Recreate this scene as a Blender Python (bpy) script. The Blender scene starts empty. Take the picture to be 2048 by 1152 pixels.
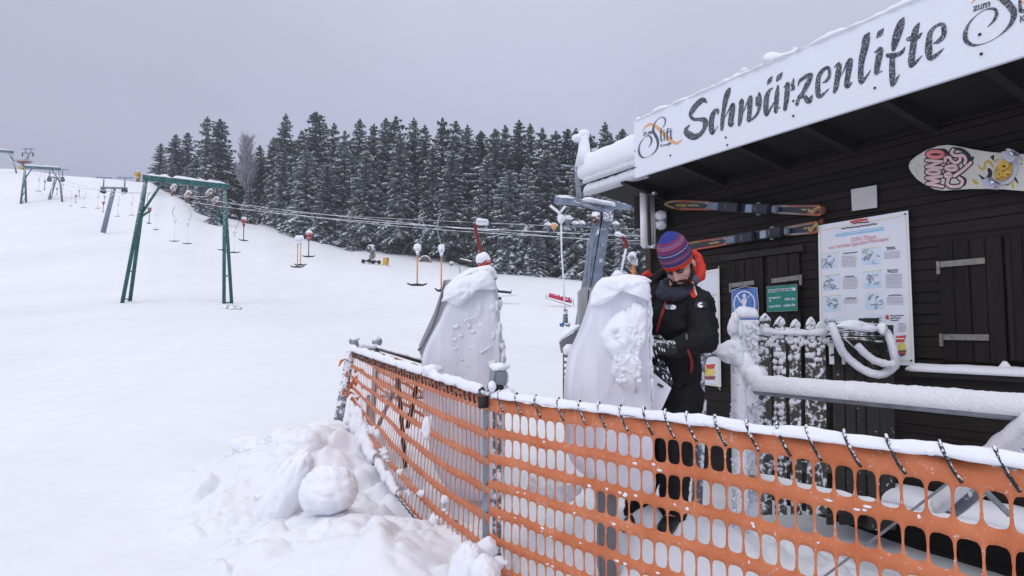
import bpy, math, random
from mathutils import Vector, Matrix, noise
from mathutils.bvhtree import BVHTree
R = math.radians
sc = bpy.context.scene
COL = sc.collection
# ------------------------------------------------------------------ camera
F = 1340.0                       # focal length in pixels of a 2048 px wide frame
CAMZ = 1.1
HOR = 665.0                      # image row of the horizon
PITCH = math.atan((HOR-576)/F)
cam = bpy.data.cameras.new('camera'); cam.lens = 36*F/2048; cam.sensor_width = 36
cam.clip_start = 0.05; cam.clip_end = 6000
camo = bpy.data.objects.new('camera', cam); COL.objects.link(camo)
camo.location = (0, 0, CAMZ); camo.rotation_euler = (R(90)+PITCH, 0, 0)
sc.camera = camo
# ------------------------------------------------------------------ sky and light (overcast)
SUN_EL, SUN_AZ = R(42), R(-140)   # azimuth measured from +Y towards +X
world = bpy.data.worlds.new("World"); sc.world = world; world.use_nodes = True
nt = world.node_tree; nt.nodes.clear()
def wn(t, **k):
    n = nt.nodes.new(t)
    for a, b in k.items(): setattr(n, a, b)
    return n
wo = wn('ShaderNodeOutputWorld'); bg = wn('ShaderNodeBackground'); bg.inputs['Strength'].default_value = 0.1
sky = wn('ShaderNodeTexSky', sky_type='NISHITA'); sky.sun_disc = False
sky.sun_elevation = SUN_EL; sky.sun_rotation = SUN_AZ
tc = wn('ShaderNodeTexCoord'); sep = wn('ShaderNodeSeparateXYZ')
ramp = wn('ShaderNodeValToRGB')
cr = ramp.color_ramp; cr.interpolation = 'EASE'
def lin(r, g, b):
    f = lambda c: (c/255/12.92 if c <= 10 else ((c/255+0.055)/1.055)**2.4)
    return (f(r), f(g), f(b), 1)
stops = [(0.0, (0.41, 0.42, 0.585, 1)), (0.12, (0.43, 0.445, 0.61, 1)), (0.28, (0.50, 0.515, 0.675, 1)), (0.48, (0.56, 0.585, 0.74, 1)), (1.0, (1.18, 1.18, 1.22, 1))]
cr.elements[0].position = 0; cr.elements[0].color = stops[0][1]
cr.elements[1].position = 1; cr.elements[1].color = stops[-1][1]
for p, c in stops[1:-1]:
    e = cr.elements.new(p); e.color = c
nz = wn('ShaderNodeTexNoise'); nz.inputs['Scale'].default_value = 1.6; nz.inputs['Detail'].default_value = 4
nm = wn('ShaderNodeMapRange'); nm.inputs[1].default_value = .3; nm.inputs[2].default_value = .7; nm.inputs[3].default_value = .92; nm.inputs[4].default_value = 1.08
mul = wn('ShaderNodeVectorMath', operation='SCALE'); mul2 = wn('ShaderNodeMath', operation='MULTIPLY'); mul2.inputs[1].default_value = 10
mixw = wn('ShaderNodeMixRGB'); mixw.inputs[0].default_value = 0.95
L = nt.links.new
L(tc.outputs['Generated'], sep.inputs[0]); L(sep.outputs['Z'], ramp.inputs[0])
L(tc.outputs['Generated'], nz.inputs['Vector']); L(nz.outputs[0], nm.inputs[0]); L(nm.outputs[0], mul2.inputs[0])
# the cloud is thinner and brighter on the side behind the camera
az = wn('ShaderNodeMapRange'); az.inputs[1].default_value = .1; az.inputs[2].default_value = -1; az.inputs[3].default_value = 1.0; az.inputs[4].default_value = 1.55
L(sep.outputs['Y'], az.inputs[0]); mz = wn('ShaderNodeMath', operation='MULTIPLY'); L(mul2.outputs[0], mz.inputs[0]); L(az.outputs[0], mz.inputs[1])
azx = wn('ShaderNodeMapRange'); azx.inputs[1].default_value = -.7; azx.inputs[2].default_value = -.1; azx.inputs[3].default_value = .90; azx.inputs[4].default_value = 1.0
L(sep.outputs['X'], azx.inputs[0]); mz2 = wn('ShaderNodeMath', operation='MULTIPLY'); L(mz.outputs[0], mz2.inputs[0]); L(azx.outputs[0], mz2.inputs[1])
L(ramp.outputs[0], mul.inputs[0]); L(mz2.outputs[0], mul.inputs['Scale'])
L(sky.outputs[0], mixw.inputs[1]); L(mul.outputs[0], mixw.inputs[2]); L(mixw.outputs[0], bg.inputs[0]); L(bg.outputs[0], wo.inputs[0])
sun = bpy.data.lights.new('sun', 'SUN'); sun.energy = 0.64; sun.angle = R(25); sun.color = (1, .97, .94)
suno = bpy.data.objects.new('sun', sun); COL.objects.link(suno)
sd = Vector((math.sin(SUN_AZ)*math.cos(SUN_EL), math.cos(SUN_AZ)*math.cos(SUN_EL), math.sin(SUN_EL)))
suno.rotation_euler = sd.to_track_quat('Z', 'Y').to_euler()
sc.view_settings.view_transform = 'Standard'; sc.view_settings.look = 'None'
sc.view_settings.gamma = 1; sc.view_settings.exposure = 0.0
sc.cycles.max_bounces = 6; sc.cycles.diffuse_bounces = 5; sc.cycles.glossy_bounces = 2
sc.cycles.transmission_bounces = 2; sc.cycles.transparent_max_bounces = 4

# ------------------------------------------------------------------ geometry of the view
def W(px, py, Y):
    "the point at depth Y that the photograph shows at pixel (px, py)"
    a = (px-1024)/F; b = (576-py)/F
    cp, sp = math.cos(PITCH), math.sin(PITCH)
    d = Vector((a, cp-b*sp, b*cp+sp))
    t = Y/d.y
    return Vector((d.x*t, Y, CAMZ+d.z*t))
def ray(px, py):
    a = (px-1024)/F; b = (576-py)/F
    cp, sp = math.cos(PITCH), math.sin(PITCH)
    return Vector((a, cp-b*sp, b*cp+sp))
# hut frame: s runs along the front wall (towards the right, nearer), off = distance out of the wall, z up
_c = ray(288, HOR); _c.z = 0; _c.normalize()
US = -_c                                  # s direction
UN = Vector((US.y, -US.x, 0)); 
if UN.dot(Vector((0, -1, 0))) < 0: UN = -UN   # outward normal (towards the camera side)
W0 = W(1900, HOR, 4.47); W0.z = 0
def HP(s, off, z):
    p = W0+US*s+UN*off; return Vector((p.x, p.y, z))
def on(px, py, off=0.0):
    "point of the plane `off` in front of the hut wall seen at a pixel"
    d = ray(px, py); o = Vector((0, 0, CAMZ))
    q = W0+UN*off
    t = (q-o).dot(UN)/d.dot(UN)
    return o+d*t
def sz(px, py, off=0.0):
    p = on(px, py, off); return (p-W0).dot(US), p.z

# ------------------------------------------------------------------ materials
MATS = {}
def newmat(name):
    m = bpy.data.materials.new(name); m.use_nodes = True
    n = m.node_tree.nodes; n.clear()
    o = n.new('ShaderNodeOutputMaterial'); b = n.new('ShaderNodeBsdfPrincipled')
    m.node_tree.links.new(b.outputs[0], o.inputs[0])
    MATS[name] = m
    return m, m.node_tree, b
def _noise(t, scale, detail=4, coord='Object', rough=.55, stretch=None):
    c = t.nodes.new('ShaderNodeTexCoord'); x = t.nodes.new('ShaderNodeTexNoise')
    x.inputs['Scale'].default_value = scale; x.inputs['Detail'].default_value = detail; x.inputs['Roughness'].default_value = rough
    if stretch:
        mp = t.nodes.new('ShaderNodeMapping'); mp.inputs['Scale'].default_value = stretch
        t.links.new(c.outputs[coord], mp.inputs[0]); t.links.new(mp.outputs[0], x.inputs['Vector'])
    else: t.links.new(c.outputs[coord], x.inputs['Vector'])
    return x.outputs[0]
def _range(t, src, a, b, c=0., d=1.):
    m = t.nodes.new('ShaderNodeMapRange')
    for i, v in enumerate((a, b, c, d)): m.inputs[i+1].default_value = v
    t.links.new(src, m.inputs[0]); return m.outputs[0]
def _mix(t, fac, a, b):
    m = t.nodes.new('ShaderNodeMixRGB')
    if isinstance(fac, float): m.inputs[0].default_value = fac
    else: t.links.new(fac, m.inputs[0])
    for i, v in ((1, a), (2, b)):
        if isinstance(v, tuple): m.inputs[i].default_value = (v+(1,))[:4]
        else: t.links.new(v, m.inputs[i])
    return m.outputs[0]
def _bump(t, b, src, strength, dist):
    n = t.nodes.new('ShaderNodeBump'); n.inputs['Strength'].default_value = strength; n.inputs['Distance'].default_value = dist
    t.links.new(src, n.inputs['Height']); t.links.new(n.outputs[0], b.inputs['Normal'])
def _math(t, op, a, b=None):
    m = t.nodes.new('ShaderNodeMath'); m.operation = op
    for i, v in ((0, a), (1, b)):
        if v is None: continue
        if isinstance(v, (int, float)): m.inputs[i].default_value = v
        else: t.links.new(v, m.inputs[i])
    return m.outputs[0]
SNOW = (0.87, 0.885, 0.93)
def plain(name, col, rough=.5, metal=0., var=.12, nscale=8., bump=0., bdist=.004, stretch=None, spec=.4):
    m, t, b = newmat(name)
    n = _noise(t, nscale, 5, stretch=stretch)
    c2 = tuple(max(0, c*(1-var*2)) for c in col); c1 = tuple(min(1, c*(1+var)) for c in col)
    t.links.new(_mix(t, _range(t, n, .3, .7), c2, c1), b.inputs['Base Color'])
    b.inputs['Roughness'].default_value = rough; b.inputs['Metallic'].default_value = metal
    b.inputs['Specular IOR Level'].default_value = spec
    if bump: _bump(t, b, n, bump, bdist)
    return m
def snowmat(name, scale=14., bump=.25, dist=.01, col=SNOW, fine=True):
    m, t, b = newmat(name)
    n = _noise(t, scale, 6, rough=.6)
    src = n
    if fine:
        n2 = _noise(t, scale*9, 3); src = _math(t, 'ADD', n, _math(t, 'MULTIPLY', n2, .22))
    t.links.new(_mix(t, _range(t, n, .35, .65), tuple(c*.965 for c in col), col), b.inputs['Base Color'])
    b.inputs['Roughness'].default_value = .75; b.inputs['Specular IOR Level'].default_value = .25
    _bump(t, b, src, bump, dist)
    return m
def frosted(name, col, amount=.5, scale=30., rough=.6, up=.5, metal=0., wood=False, streak=None):
    "a surface of colour col with rime and snow clinging to it: more on faces that look up"
    m, t, b = newmat(name)
    n = _noise(t, scale, 6, rough=.65, stretch=streak)
    g = t.nodes.new('ShaderNodeNewGeometry'); s = t.nodes.new('ShaderNodeSeparateXYZ'); t.links.new(g.outputs['Normal'], s.inputs[0])
    k = _math(t, 'ADD', n, _math(t, 'MULTIPLY', s.outputs['Z'], up*.3))
    f = _range(t, k, .62-amount*.35, .70-amount*.35)
    nb = _noise(t, 6., 5, stretch=(1, 1, 12) if wood else None)
    base = _mix(t, _range(t, nb, .3, .7), tuple(c*.6 for c in col), tuple(c*1.25 for c in col))
    t.links.new(_mix(t, f, base, SNOW), b.inputs['Base Color'])
    b.inputs['Roughness'].default_value = rough
    if metal: t.links.new(_math(t, 'MULTIPLY', _math(t, 'SUBTRACT', 1.0, f), metal), b.inputs['Metallic'])
    _bump(t, b, n, .5, .006)
    return m
def planks(name, pitch, col, axis='Z', sgap=.035):
    "dark board cladding: a groove every `pitch` metres, each board with its own tone and grain"
    m, t, b = newmat(name)
    c = t.nodes.new('ShaderNodeTexCoord'); s = t.nodes.new('ShaderNodeSeparateXYZ'); t.links.new(c.outputs['Object'], s.inputs[0])
    v = _math(t, 'DIVIDE', s.outputs[axis], pitch)
    fr = _math(t, 'FRACT', v); fl = _math(t, 'FLOOR', v)
    wn_ = t.nodes.new('ShaderNodeTexWhiteNoise'); wn_.noise_dimensions = '1D'; t.links.new(fl, wn_.inputs['W'])
    grain = _noise(t, 3., 8, rough=.7, stretch=(1, 1, 22) if axis == 'Z' else (22, 22, 1.5))
    tone = _mix(t, wn_.outputs[0], tuple(x*.7 for x in col), tuple(x*1.3 for x in col))
    g2 = _mix(t, _range(t, grain, .35, .7), tuple(x*.55 for x in col), (1, 1, 1))
    mm = t.nodes.new('ShaderNodeMixRGB'); mm.blend_type = 'MULTIPLY'; mm.inputs[0].default_value = .55
    t.links.new(tone, mm.inputs[1]); t.links.new(g2, mm.inputs[2])
    t.links.new(mm.outputs[0], b.inputs['Base Color'])
    e = _math(t, 'MINIMUM', _range(t, fr, 0, sgap*2), _range(t, fr, 1, 1-sgap*2))
    _bump(t, b, _math(t, 'ADD', e, _math(t, 'MULTIPLY', grain, .3)), .8, .012)
    b.inputs['Roughness'].default_value = .72; b.inputs['Specular IOR Level'].default_value = .3
    return m

M_ground = snowmat('ground_snow', 3.2, .16, .03)
def ground_tone():
    t = M_ground.node_tree; b = [n for n in t.nodes if n.type == 'BSDF_PRINCIPLED'][0]
    src = b.inputs['Base Color'].links[0].from_socket
    n1 = _noise(t, .12, 6, rough=.6, stretch=(1, .35, 1)); n2 = _noise(t, 1.1, 5, rough=.65, stretch=(1, .5, 1))
    k = _math(t, 'MULTIPLY', _range(t, n1, .35, .65, .93, 1.0), _range(t, n2, .3, .7, .975, 1.0))
    v = t.nodes.new('ShaderNodeVectorMath'); v.operation = 'SCALE'; t.links.new(src, v.inputs[0]); t.links.new(k, v.inputs['Scale']); t.links.new(v.outputs[0], b.inputs['Base Color'])
ground_tone()
M_snow = snowmat('snow', 16., .3, .01)
M_snowr = snowmat('rime_snow', 60., .9, .011)
M_wall = planks('dark_boards', .15, (.0170, .0128, .0105))
M_shut = planks('shutter_boards', .115, (.016, .012, .0098), axis='X')
M_rafter = plain('stained_timber', (.018, .015, .013), .7, nscale=20, stretch=(1, 1, 1))
M_soffit = plain('soffit', (.012, .011, .011), .8)
M_sign = snowmat('frosted_white_board', 70., .5, .004, (.80, .84, .91))
M_letter, t_, b_ = newmat('frosted_black_paint')
n_ = _noise(t_, 95., 3, rough=.7)
t_.links.new(_mix(t_, _range(t_, n_, .50, .62), (.035, .036, .05), (.36, .37, .43)), b_.inputs['Base Color']); b_.inputs['Roughness'].default_value = .6
M_orangel = plain('faded_orange_paint', (.80, .45, .20), .6, nscale=60, var=.1)
M_black = plain('black', (.012, .012, .014), .5)
M_dark = plain('dark_rubber', (.03, .03, .033), .6)
M_steel = plain('galvanised_steel', (.30, .33, .37), .45, .6, var=.15, nscale=15)
M_steelf = frosted('frosted_steel', (.20, .225, .26), .36, 26., metal=.5)
M_pipe = frosted('rimed_pipe', (.17, .19, .22), .95, 90.)
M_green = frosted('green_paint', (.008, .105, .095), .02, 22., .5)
M_greenf = frosted('green_paint_hazed', (.03, .13, .135), .15, 12., .5)  # far copy of the green, paler and bluer: haze painted into the colour
M_tower = frosted('blue_grey_steel', (.18, .225, .29), .03, 5., .5)
M_rust = frosted('rusty_iron', (.16, .06, .035), .35, 10., .7)
M_red = frosted('red_paint', (.32, .025, .02), .25, 30., .5)
M_yellow = plain('yellow_paint', (.62, .36, .05), .5)
M_polewood = plain('ochre_pole', (.58, .33, .13), .5)
M_orange = plain('orange_plastic', (.70, .195, .065), .5, var=.08, nscale=14)
def orange_net():
    m, t, b = newmat('orange_net')
    n = _noise(t, 5., 6); n2 = _noise(t, 70., 4, rough=.7)
    base = _mix(t, _range(t, n, .35, .68), (.66, .195, .072), (.78, .275, .118))
    fr = _range(t, _math(t, 'ADD', n2, _math(t, 'MULTIPLY', n, .35)), .80, .86)
    t.links.new(_mix(t, fr, base, (.82, .72, .70)), b.inputs['Base Color'])
    b.inputs['Roughness'].default_value = .42; b.inputs['Specular IOR Level'].default_value = .45
    _bump(t, b, n2, .12, .003)
    # thin plastic lets some light through
    tr = t.nodes.new('ShaderNodeBsdfTranslucent'); t.links.new(base, tr.inputs['Color']); mx = t.nodes.new('ShaderNodeMixShader'); mx.inputs[0].default_value = .25
    out = [n for n in t.nodes if n.type == 'OUTPUT_MATERIAL'][0]; t.links.new(b.outputs[0], mx.inputs[1]); t.links.new(tr.outputs[0], mx.inputs[2]); t.links.new(mx.outputs[0], out.inputs[0])
    try: b.inputs['Subsurface Weight'].default_value = 0.0
    except Exception: pass
    return m
M_net = orange_net()
M_picket = frosted('rimed_old_wood', (.06, .054, .042), .33, 20., wood=True)
M_picketl = frosted('bare_old_wood', (.022, .019, .016), -.06, 30., wood=True)
M_postw = frosted('rimed_post', (.16, .14, .12), .95, 55.)
M_tarp = plain('grey_tarpaulin', (.72, .725, .79), .42, var=.05, nscale=3., bump=.25, bdist=.03, stretch=(5, 5, .6))
M_panel = plain('grey_plastic', (.33, .33, .35), .45, var=.05)
M_paneld = plain('dark_grey_plastic', (.16, .165, .18), .45, var=.06)
M_white = plain('white_plastic', (.86, .86, .88), .4, var=.03)
M_paper = plain('poster_paper', (.76, .78, .84), .35, var=.02)
M_paper2 = plain('old_paper', (.55, .55, .53), .6, var=.06)
M_hinge = plain('zinc_hinge', (.27, .265, .24), .5, .3, var=.2, nscale=25)
M_bark = plain('bark', (.045, .038, .034), .9, nscale=4)
def needles():
    m, t, b = newmat('spruce_needles')
    oi = t.nodes.new('ShaderNodeObjectInfo')
    n = _noise(t, .9, 4); n2 = _noise(t, 5., 4, rough=.7)
    c = _mix(t, _range(t, n, .35, .7), (.040, .055, .048), (.095, .115, .098))
    c = _mix(t, _range(t, n2, .44, .64, 0, .62), c, (.34, .37, .40))
    hs = t.nodes.new('ShaderNodeHueSaturation'); t.links.new(c, hs.inputs['Color']); t.links.new(_range(t, oi.outputs['Random'], 0, 1, .75, 1.35), hs.inputs['Value'])
    t.links.new(hs.outputs[0], b.inputs['Base Color']); b.inputs['Roughness'].default_value = .8; b.inputs['Specular IOR Level'].default_value = .2
    return m
M_needle = needles()

M_twigsnow = plain('snow_on_branches', (.70, .73, .80), .85, var=.18, nscale=1.2)

# ------------------------------------------------------------------ mesh builder
def hsh(*a): return noise.noise(Vector(a))
class MB:
    def __init__(s): s.v = []; s.f = []; s.m = []; s.mi = 0; s.sm = []
    def add(s, vs, fs, smooth=False):
        o = len(s.v); s.v += [Vector(v) for v in vs]
        for f in fs: s.f.append(tuple(i+o for i in f)); s.m.append(s.mi); s.sm.append(smooth)
    def box(s, c, size, rot=None, bev=0):
        x, y, z = (k/2 for k in size)
        M = rot if rot is not None else Matrix.Identity(3)
        c = Vector(c)
        if bev <= 0:
            vs = [c+M@Vector((sx*x, sy*y, sz_*z)) for sx in (-1, 1) for sy in (-1, 1) for sz_ in (-1, 1)]
            s.add(vs, [(0, 1, 3, 2), (4, 6, 7, 5), (0, 4, 5, 1), (2, 3, 7, 6), (0, 2, 6, 4), (1, 5, 7, 3)])
        else:   # chamfered edges
            bm = __import__('bmesh').new(); import bmesh
            bmesh.ops.create_cube(bm, size=1)
            for v in bm.verts: v.co = Vector((v.co.x*size[0], v.co.y*size[1], v.co.z*size[2]))
            bmesh.ops.bevel(bm, geom=bm.edges[:], offset=bev, segments=2, affect='EDGES')
            bm.verts.index_update()
            s.add([c+M@v.co for v in bm.verts], [[v.index for v in f.verts] for f in bm.faces]); bm.free()
    def tube(s, pts, r, n=10, caps=True, smooth=True, jit=0., seed=0., jf=20.):
        pts = [Vector(p) for p in pts]; rs = r if isinstance(r, (list, tuple)) else [r]*len(pts)
        up = None; rings = []
        for i, p in enumerate(pts):
            t = (pts[min(i+1, len(pts)-1)]-pts[max(i-1, 0)])
            if t.length < 1e-9: t = Vector((0, 0, 1))
            t.normalize()
            if up is None:
                up = Vector((0, 0, 1)) if abs(t.z) < .9 else Vector((0, 1, 0))
            a = t.cross(up)
            if a.length < 1e-6: a = t.cross(Vector((1, 0, 0)))
            a.normalize(); b = a.cross(t).normalized(); up = b
            ring = []
            for k in range(n):
                an = 2*math.pi*k/n; d = a*math.cos(an)+b*math.sin(an)
                rr = rs[i]
                if jit: q = (p+d*rs[i])*jf; rr *= 1+jit*hsh(q.x+seed, q.y, q.z)+.5*jit*hsh(q.x*2.3, q.y*2.3+seed, q.z*2.3)
                ring.append(p+d*rr)
            rings.append(ring)
        vs = [v for r_ in rings for v in r_]; fs = []
        for i in range(len(rings)-1):
            for k in range(n):
                fs.append((i*n+k, i*n+(k+1) % n, (i+1)*n+(k+1) % n, (i+1)*n+k))
        if caps:
            fs.append(tuple(range(n))[::-1]); fs.append(tuple(range((len(rings)-1)*n, len(rings)*n)))
        s.add(vs, fs, smooth)
    def bar(s, a, b, w, h=None, up=Vector((0, 0, 1))):
        a = Vector(a); b = Vector(b); h = h or w
        t = (b-a); ln = t.length; t.normalize()
        x = t.cross(up)
        if x.length < 1e-5: x = t.cross(Vector((0, 1, 0)))
        x.normalize(); y = x.cross(t)
        M = Matrix((x, t, y)).transposed()
        s.box((a+b)/2, (w, ln, h), M)
    def blob(s, c, r, seed=0., rough=.18, nu=18, nv=12, freq=1.6, rot=None, flat=None):
        if isinstance(r, (int, float)): r = (r, r, r)
        c = Vector(c); vs = []; fs = []
        M = rot if rot is not None else Matrix.Identity(3)
        for j in range(nv+1):
            th = math.pi*j/nv
            for i in range(nu):
                ph = 2*math.pi*i/nu
                d = Vector((math.sin(th)*math.cos(ph), math.sin(th)*math.sin(ph), math.cos(th)))
                k = 1+rough*(hsh(d.x*freq+seed, d.y*freq+seed*1.7, d.z*freq)+.5*hsh(d.x*freq*2.4, d.y*freq*2.4+seed, d.z*freq*2.4)+.3*hsh(d.x*freq*6, d.y*freq*6+seed, d.z*freq*6))
                p = Vector((d.x*r[0]*k, d.y*r[1]*k, d.z*r[2]*k))
                if flat is not None and p.z < flat: p.z = flat
                vs.append(c+M@p)
        for j in range(nv):
            for i in range(nu):
                a = j*nu+i; b = j*nu+(i+1) % nu
                fs.append((a, a+nu, b+nu, b))
        s.add(vs, fs, True)
    def loaf(s, pts, w, h, seed=0., var=.25, step=.03, n=9, drop=0., freq=6.):
        "a long ridge of snow lying along the line pts (which is its underside)"
        P = resample(pts, step); rings = []
        for i, p in enumerate(P):
            t = P[min(i+1, len(P)-1)]-P[max(i-1, 0)]; t.normalize()
            x = t.cross(Vector((0, 0, 1)))
            if x.length < 1e-4: x = Vector((1, 0, 0))
            x.normalize(); y = x.cross(t).normalized()
            if y.z < 0: y = -y
            L_ = i*step
            kh = 1+var*(hsh(L_*freq*.5, seed, 3.1)+.7*hsh(L_*freq*1.7, seed, 9.1)); kw = 1+var*.6*(hsh(L_*freq, seed+5, 1.1)+.6*hsh(L_*freq*3, seed+5, 1.1))
            e = min(1, (i+.3)/2.5, (len(P)-1-i+.3)/2.5); e = math.sqrt(max(.02, 1-(1-e)**2)) if e < 1 else 1
            ring = []
            for k in range(n):
                an = math.pi*k/(n-1)
                ex = math.cos(an); ey = math.sin(an)
                q = 1+.07*hsh(L_*14, k*.9, seed)
                ring.append(p+x*(ex*w/2*kw*e*q)+y*(ey**.8*h*kh*e*q-drop*abs(ex)**3*(1+.6*hsh(L_*9, ex*3, seed))))
            rings.append(ring)
        vs = [v for r_ in rings for v in r_]; fs = []
        for i in range(len(rings)-1):
            for k in range(n-1): fs.append((i*n+k, i*n+k+1, (i+1)*n+k+1, (i+1)*n+k))
            fs.append((i*n+n-1, i*n, (i+1)*n, (i+1)*n+n-1))
        fs.append(tuple(range(n))); fs.append(tuple(range((len(rings)-1)*n, len(rings)*n))[::-1])
        s.add(vs, fs, True)
    def prism(s, poly, d, smooth=False):
        "poly: list of 3-D points (planar); extruded by vector d"
        n = len(poly); vs = [Vector(p) for p in poly]+[Vector(p)+Vector(d) for p in poly]
        fs = [tuple(range(n)), tuple(range(n, 2*n))[::-1]]+[(i, i+n, (i+1) % n+n, (i+1) % n) for i in range(n)]
        s.add(vs, fs, smooth)
    def build(s, name, mats, parent=None, smooth=None, link=True):
        if not s.v: return None
        me = bpy.data.meshes.new(name)
        off = parent.location if parent is not None else Vector((0, 0, 0))
        if parent is not None and parent.parent is not None: off = off+parent.parent.location
        if parent is None:
            xs = [v.x for v in s.v]; ys = [v.y for v in s.v]; zs = [v.z for v in s.v]
            off = Vector(((min(xs)+max(xs))/2, (min(ys)+max(ys))/2, min(zs)))
        me.from_pydata([v-off for v in s.v], [], s.f)
        if not isinstance(mats, (list, tuple)): mats = [mats]
        for m in mats: me.materials.append(m)
        for p, mi, sm in zip(me.polygons, s.m, s.sm):
            p.material_index = mi; p.use_smooth = sm if smooth is None else smooth
        me.validate(); me.update()
        o = bpy.data.objects.new(name, me); COL.objects.link(o)
        if parent is not None: o.parent = parent
        else: o.location = off
        return o
def recalc(o):
    import bmesh
    bm = bmesh.new(); bm.from_mesh(o.data); bmesh.ops.recalc_face_normals(bm, faces=bm.faces[:]); bm.to_mesh(o.data); bm.free()
def resample(pts, step):
    pts = [Vector(p) for p in pts]; out = [pts[0]]
    for a, b in zip(pts, pts[1:]):
        n = max(1, int(round((b-a).length/step)))
        for i in range(1, n+1): out.append(a.lerp(b, i/n))
    return out
def curve(pts, k=8):
    "Catmull-Rom through points (tuples of any length)"
    P = [tuple(p) for p in pts]; P = [P[0]]+P+[P[-1]]; out = []
    for i in range(1, len(P)-2):
        for j in range(k):
            t = j/k
            out.append(tuple(.5*((2*b)+(-a+c)*t+(2*a-5*b+4*c-d)*t*t+(-a+3*b-3*c+d)*t**3) for a, b, c, d in zip(P[i-1], P[i], P[i+1], P[i+2])))
    out.append(P[-2]); return out
def tag(o, label=None, cat=None, group=None, kind=None):
    if label: o['label'] = label
    if cat: o['category'] = cat
    if group: o['group'] = group
    if kind: o['kind'] = kind
    return o
def thing(name, loc, label, cat, group=None):
    e = bpy.data.objects.new(name, None); e.empty_display_size = .2; COL.objects.link(e); e.location = Vector(loc)
    return tag(e, label, cat, group)
def copy_tree(o, parent=None):
    c = o.copy(); COL.objects.link(c)
    if parent is not None: c.parent = parent
    for ch in list(o.children): copy_tree(ch, c)
    return c
def text2d(body, size=1., shear=0., bold=0., align='LEFT'):
    cu = bpy.data.curves.new('lettering', 'FONT'); cu.body = body; cu.size = size; cu.shear = shear; cu.offset = bold; cu.align_x = align; cu.resolution_u = 3
    o = bpy.data.objects.new('lettering', cu); COL.objects.link(o)
    dg = bpy.context.evaluated_depsgraph_get(); dg.update()
    me = o.evaluated_get(dg).to_mesh()
    vs = [(v.co.x, v.co.y) for v in me.vertices]; fs = [tuple(p.vertices) for p in me.polygons]
    o.evaluated_get(dg).to_mesh_clear(); bpy.data.objects.remove(o); bpy.data.curves.remove(cu)
    return vs, fs
def ribbon_px(mb, pts, proj, k=6, ends=True):
    "a brush stroke given as (x, y, width) in picture units, laid on a surface by proj(x, y)"
    P = curve(pts, k); n = len(P); vs = []; fs = []
    for i, (x, y, w) in enumerate(P):
        a = P[max(0, i-1)]; b = P[min(n-1, i+1)]
        dx, dy = b[0]-a[0], b[1]-a[1]; l = math.hypot(dx, dy) or 1
        w = max(w, 3); nx, ny = -dy/l*w/2, dx/l*w/2
        vs += [proj(x+nx, y+ny), proj(x-nx, y-ny)]
    for i in range(n-1): fs.append((2*i, 2*i+1, 2*i+3, 2*i+2))
    # round ends
    for e, q in ((0, 1), (n-1, n-2)):
        x, y, w = P[e]; w = max(w, 3); ax, ay = x-P[q][0], y-P[q][1]; l = math.hypot(ax, ay) or 1; ax /= l; ay /= l
        base = len(vs); m = 5
        for j in range(m+1):
            an = -math.pi/2+math.pi*j/m
            vs.append(proj(x+w/2*(ax*math.cos(an)-ay*math.sin(an)), y+w/2*(ay*math.cos(an)+ax*math.sin(an))))
        fs.append(tuple(range(base, base+m+1)))
    mb.add(vs, fs)

# ------------------------------------------------------------------ terrain
ZR = [-40, 2, 4, 6, 10, 16, 34, 55, 84, 128, 150, 400, 3000]
NEAR = {-40: -.5, 2: -.45, 4: -.40, 6: -.30, 10: .15}
COLS = [(-600, [690, 590, 490, 400, 300]), (-300, [690, 600, 505, 420, 322]), (0, [690, 603, 517, 441, 342]), (150, [690, 604, 520, 444, 356]), (290, [690, 605, 525, 450, 369]), (330, [690, 606, 530, 455, 392]),
        (430, [692, 611, 540, 478, 438]), (520, [693, 616, 549, 492, 452]), (600, [695, 622, 560, 508, 468]), (700, [697, 628, 567, 524, 490]), (850, [699, 634, 578, 540, 503]), (1000, [700, 637, 586, 555, 528]), (1200, [700, 641, 592, 566, 546]),
        (1600, [700, 645, 600, 577, 560]), (2400, [705, 650, 605, 580, 565])]
def _z(y, Z): return CAMZ+(HOR-y)*Z/F
TAB = []
for px, ys in COLS:
    zs = [NEAR[k] for k in ZR[:5]]+[_z(y, Z) for y, Z in zip(ys, ZR[5:10])]
    zs += [zs[-1]+.6, zs[-1]+1.0, zs[-1]-5]
    TAB.append((px, zs))
def _pchip(zs, Z):
    if Z <= ZR[0]: return zs[0]
    if Z >= ZR[-1]: return zs[-1]
    i = 0
    while ZR[i+1] < Z: i += 1
    h = ZR[i+1]-ZR[i]; t = (Z-ZR[i])/h
    def slope(j):
        if j <= 0 or j >= len(ZR)-1: return 0.
        a = (zs[j]-zs[j-1])/(ZR[j]-ZR[j-1]); b = (zs[j+1]-zs[j])/(ZR[j+1]-ZR[j])
        return 0. if a*b <= 0 else 2*a*b/(a+b)
    m0, m1 = slope(i)*h, slope(i+1)*h
    return (2*t**3-3*t*t+1)*zs[i]+(t**3-2*t*t+t)*m0+(-2*t**3+3*t*t)*zs[i+1]+(t**3-t*t)*m1
HEAP = []
BUMPS = []   # (x, y, h, r)
def bump(px, py, Z, h, r):
    p = W(px, py, Z); BUMPS.append((p.x, p.y, h, r))
# ploughed-up bank outside the left stretch of netting
bump(575, 900, 5.9, .26, .6); bump(640, 860, 6.4, .28, .5); bump(500, 900, 6.6, .10, .6)
bump(690, 1000, 4.4, .12, .6); bump(560, 1050, 4.4, .10, .6); bump(760, 1080, 4.0, .10, .45); bump(650, 1150, 3.4, .10, .7)
bump(780, 1100, 3.7, .10, .3)
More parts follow.
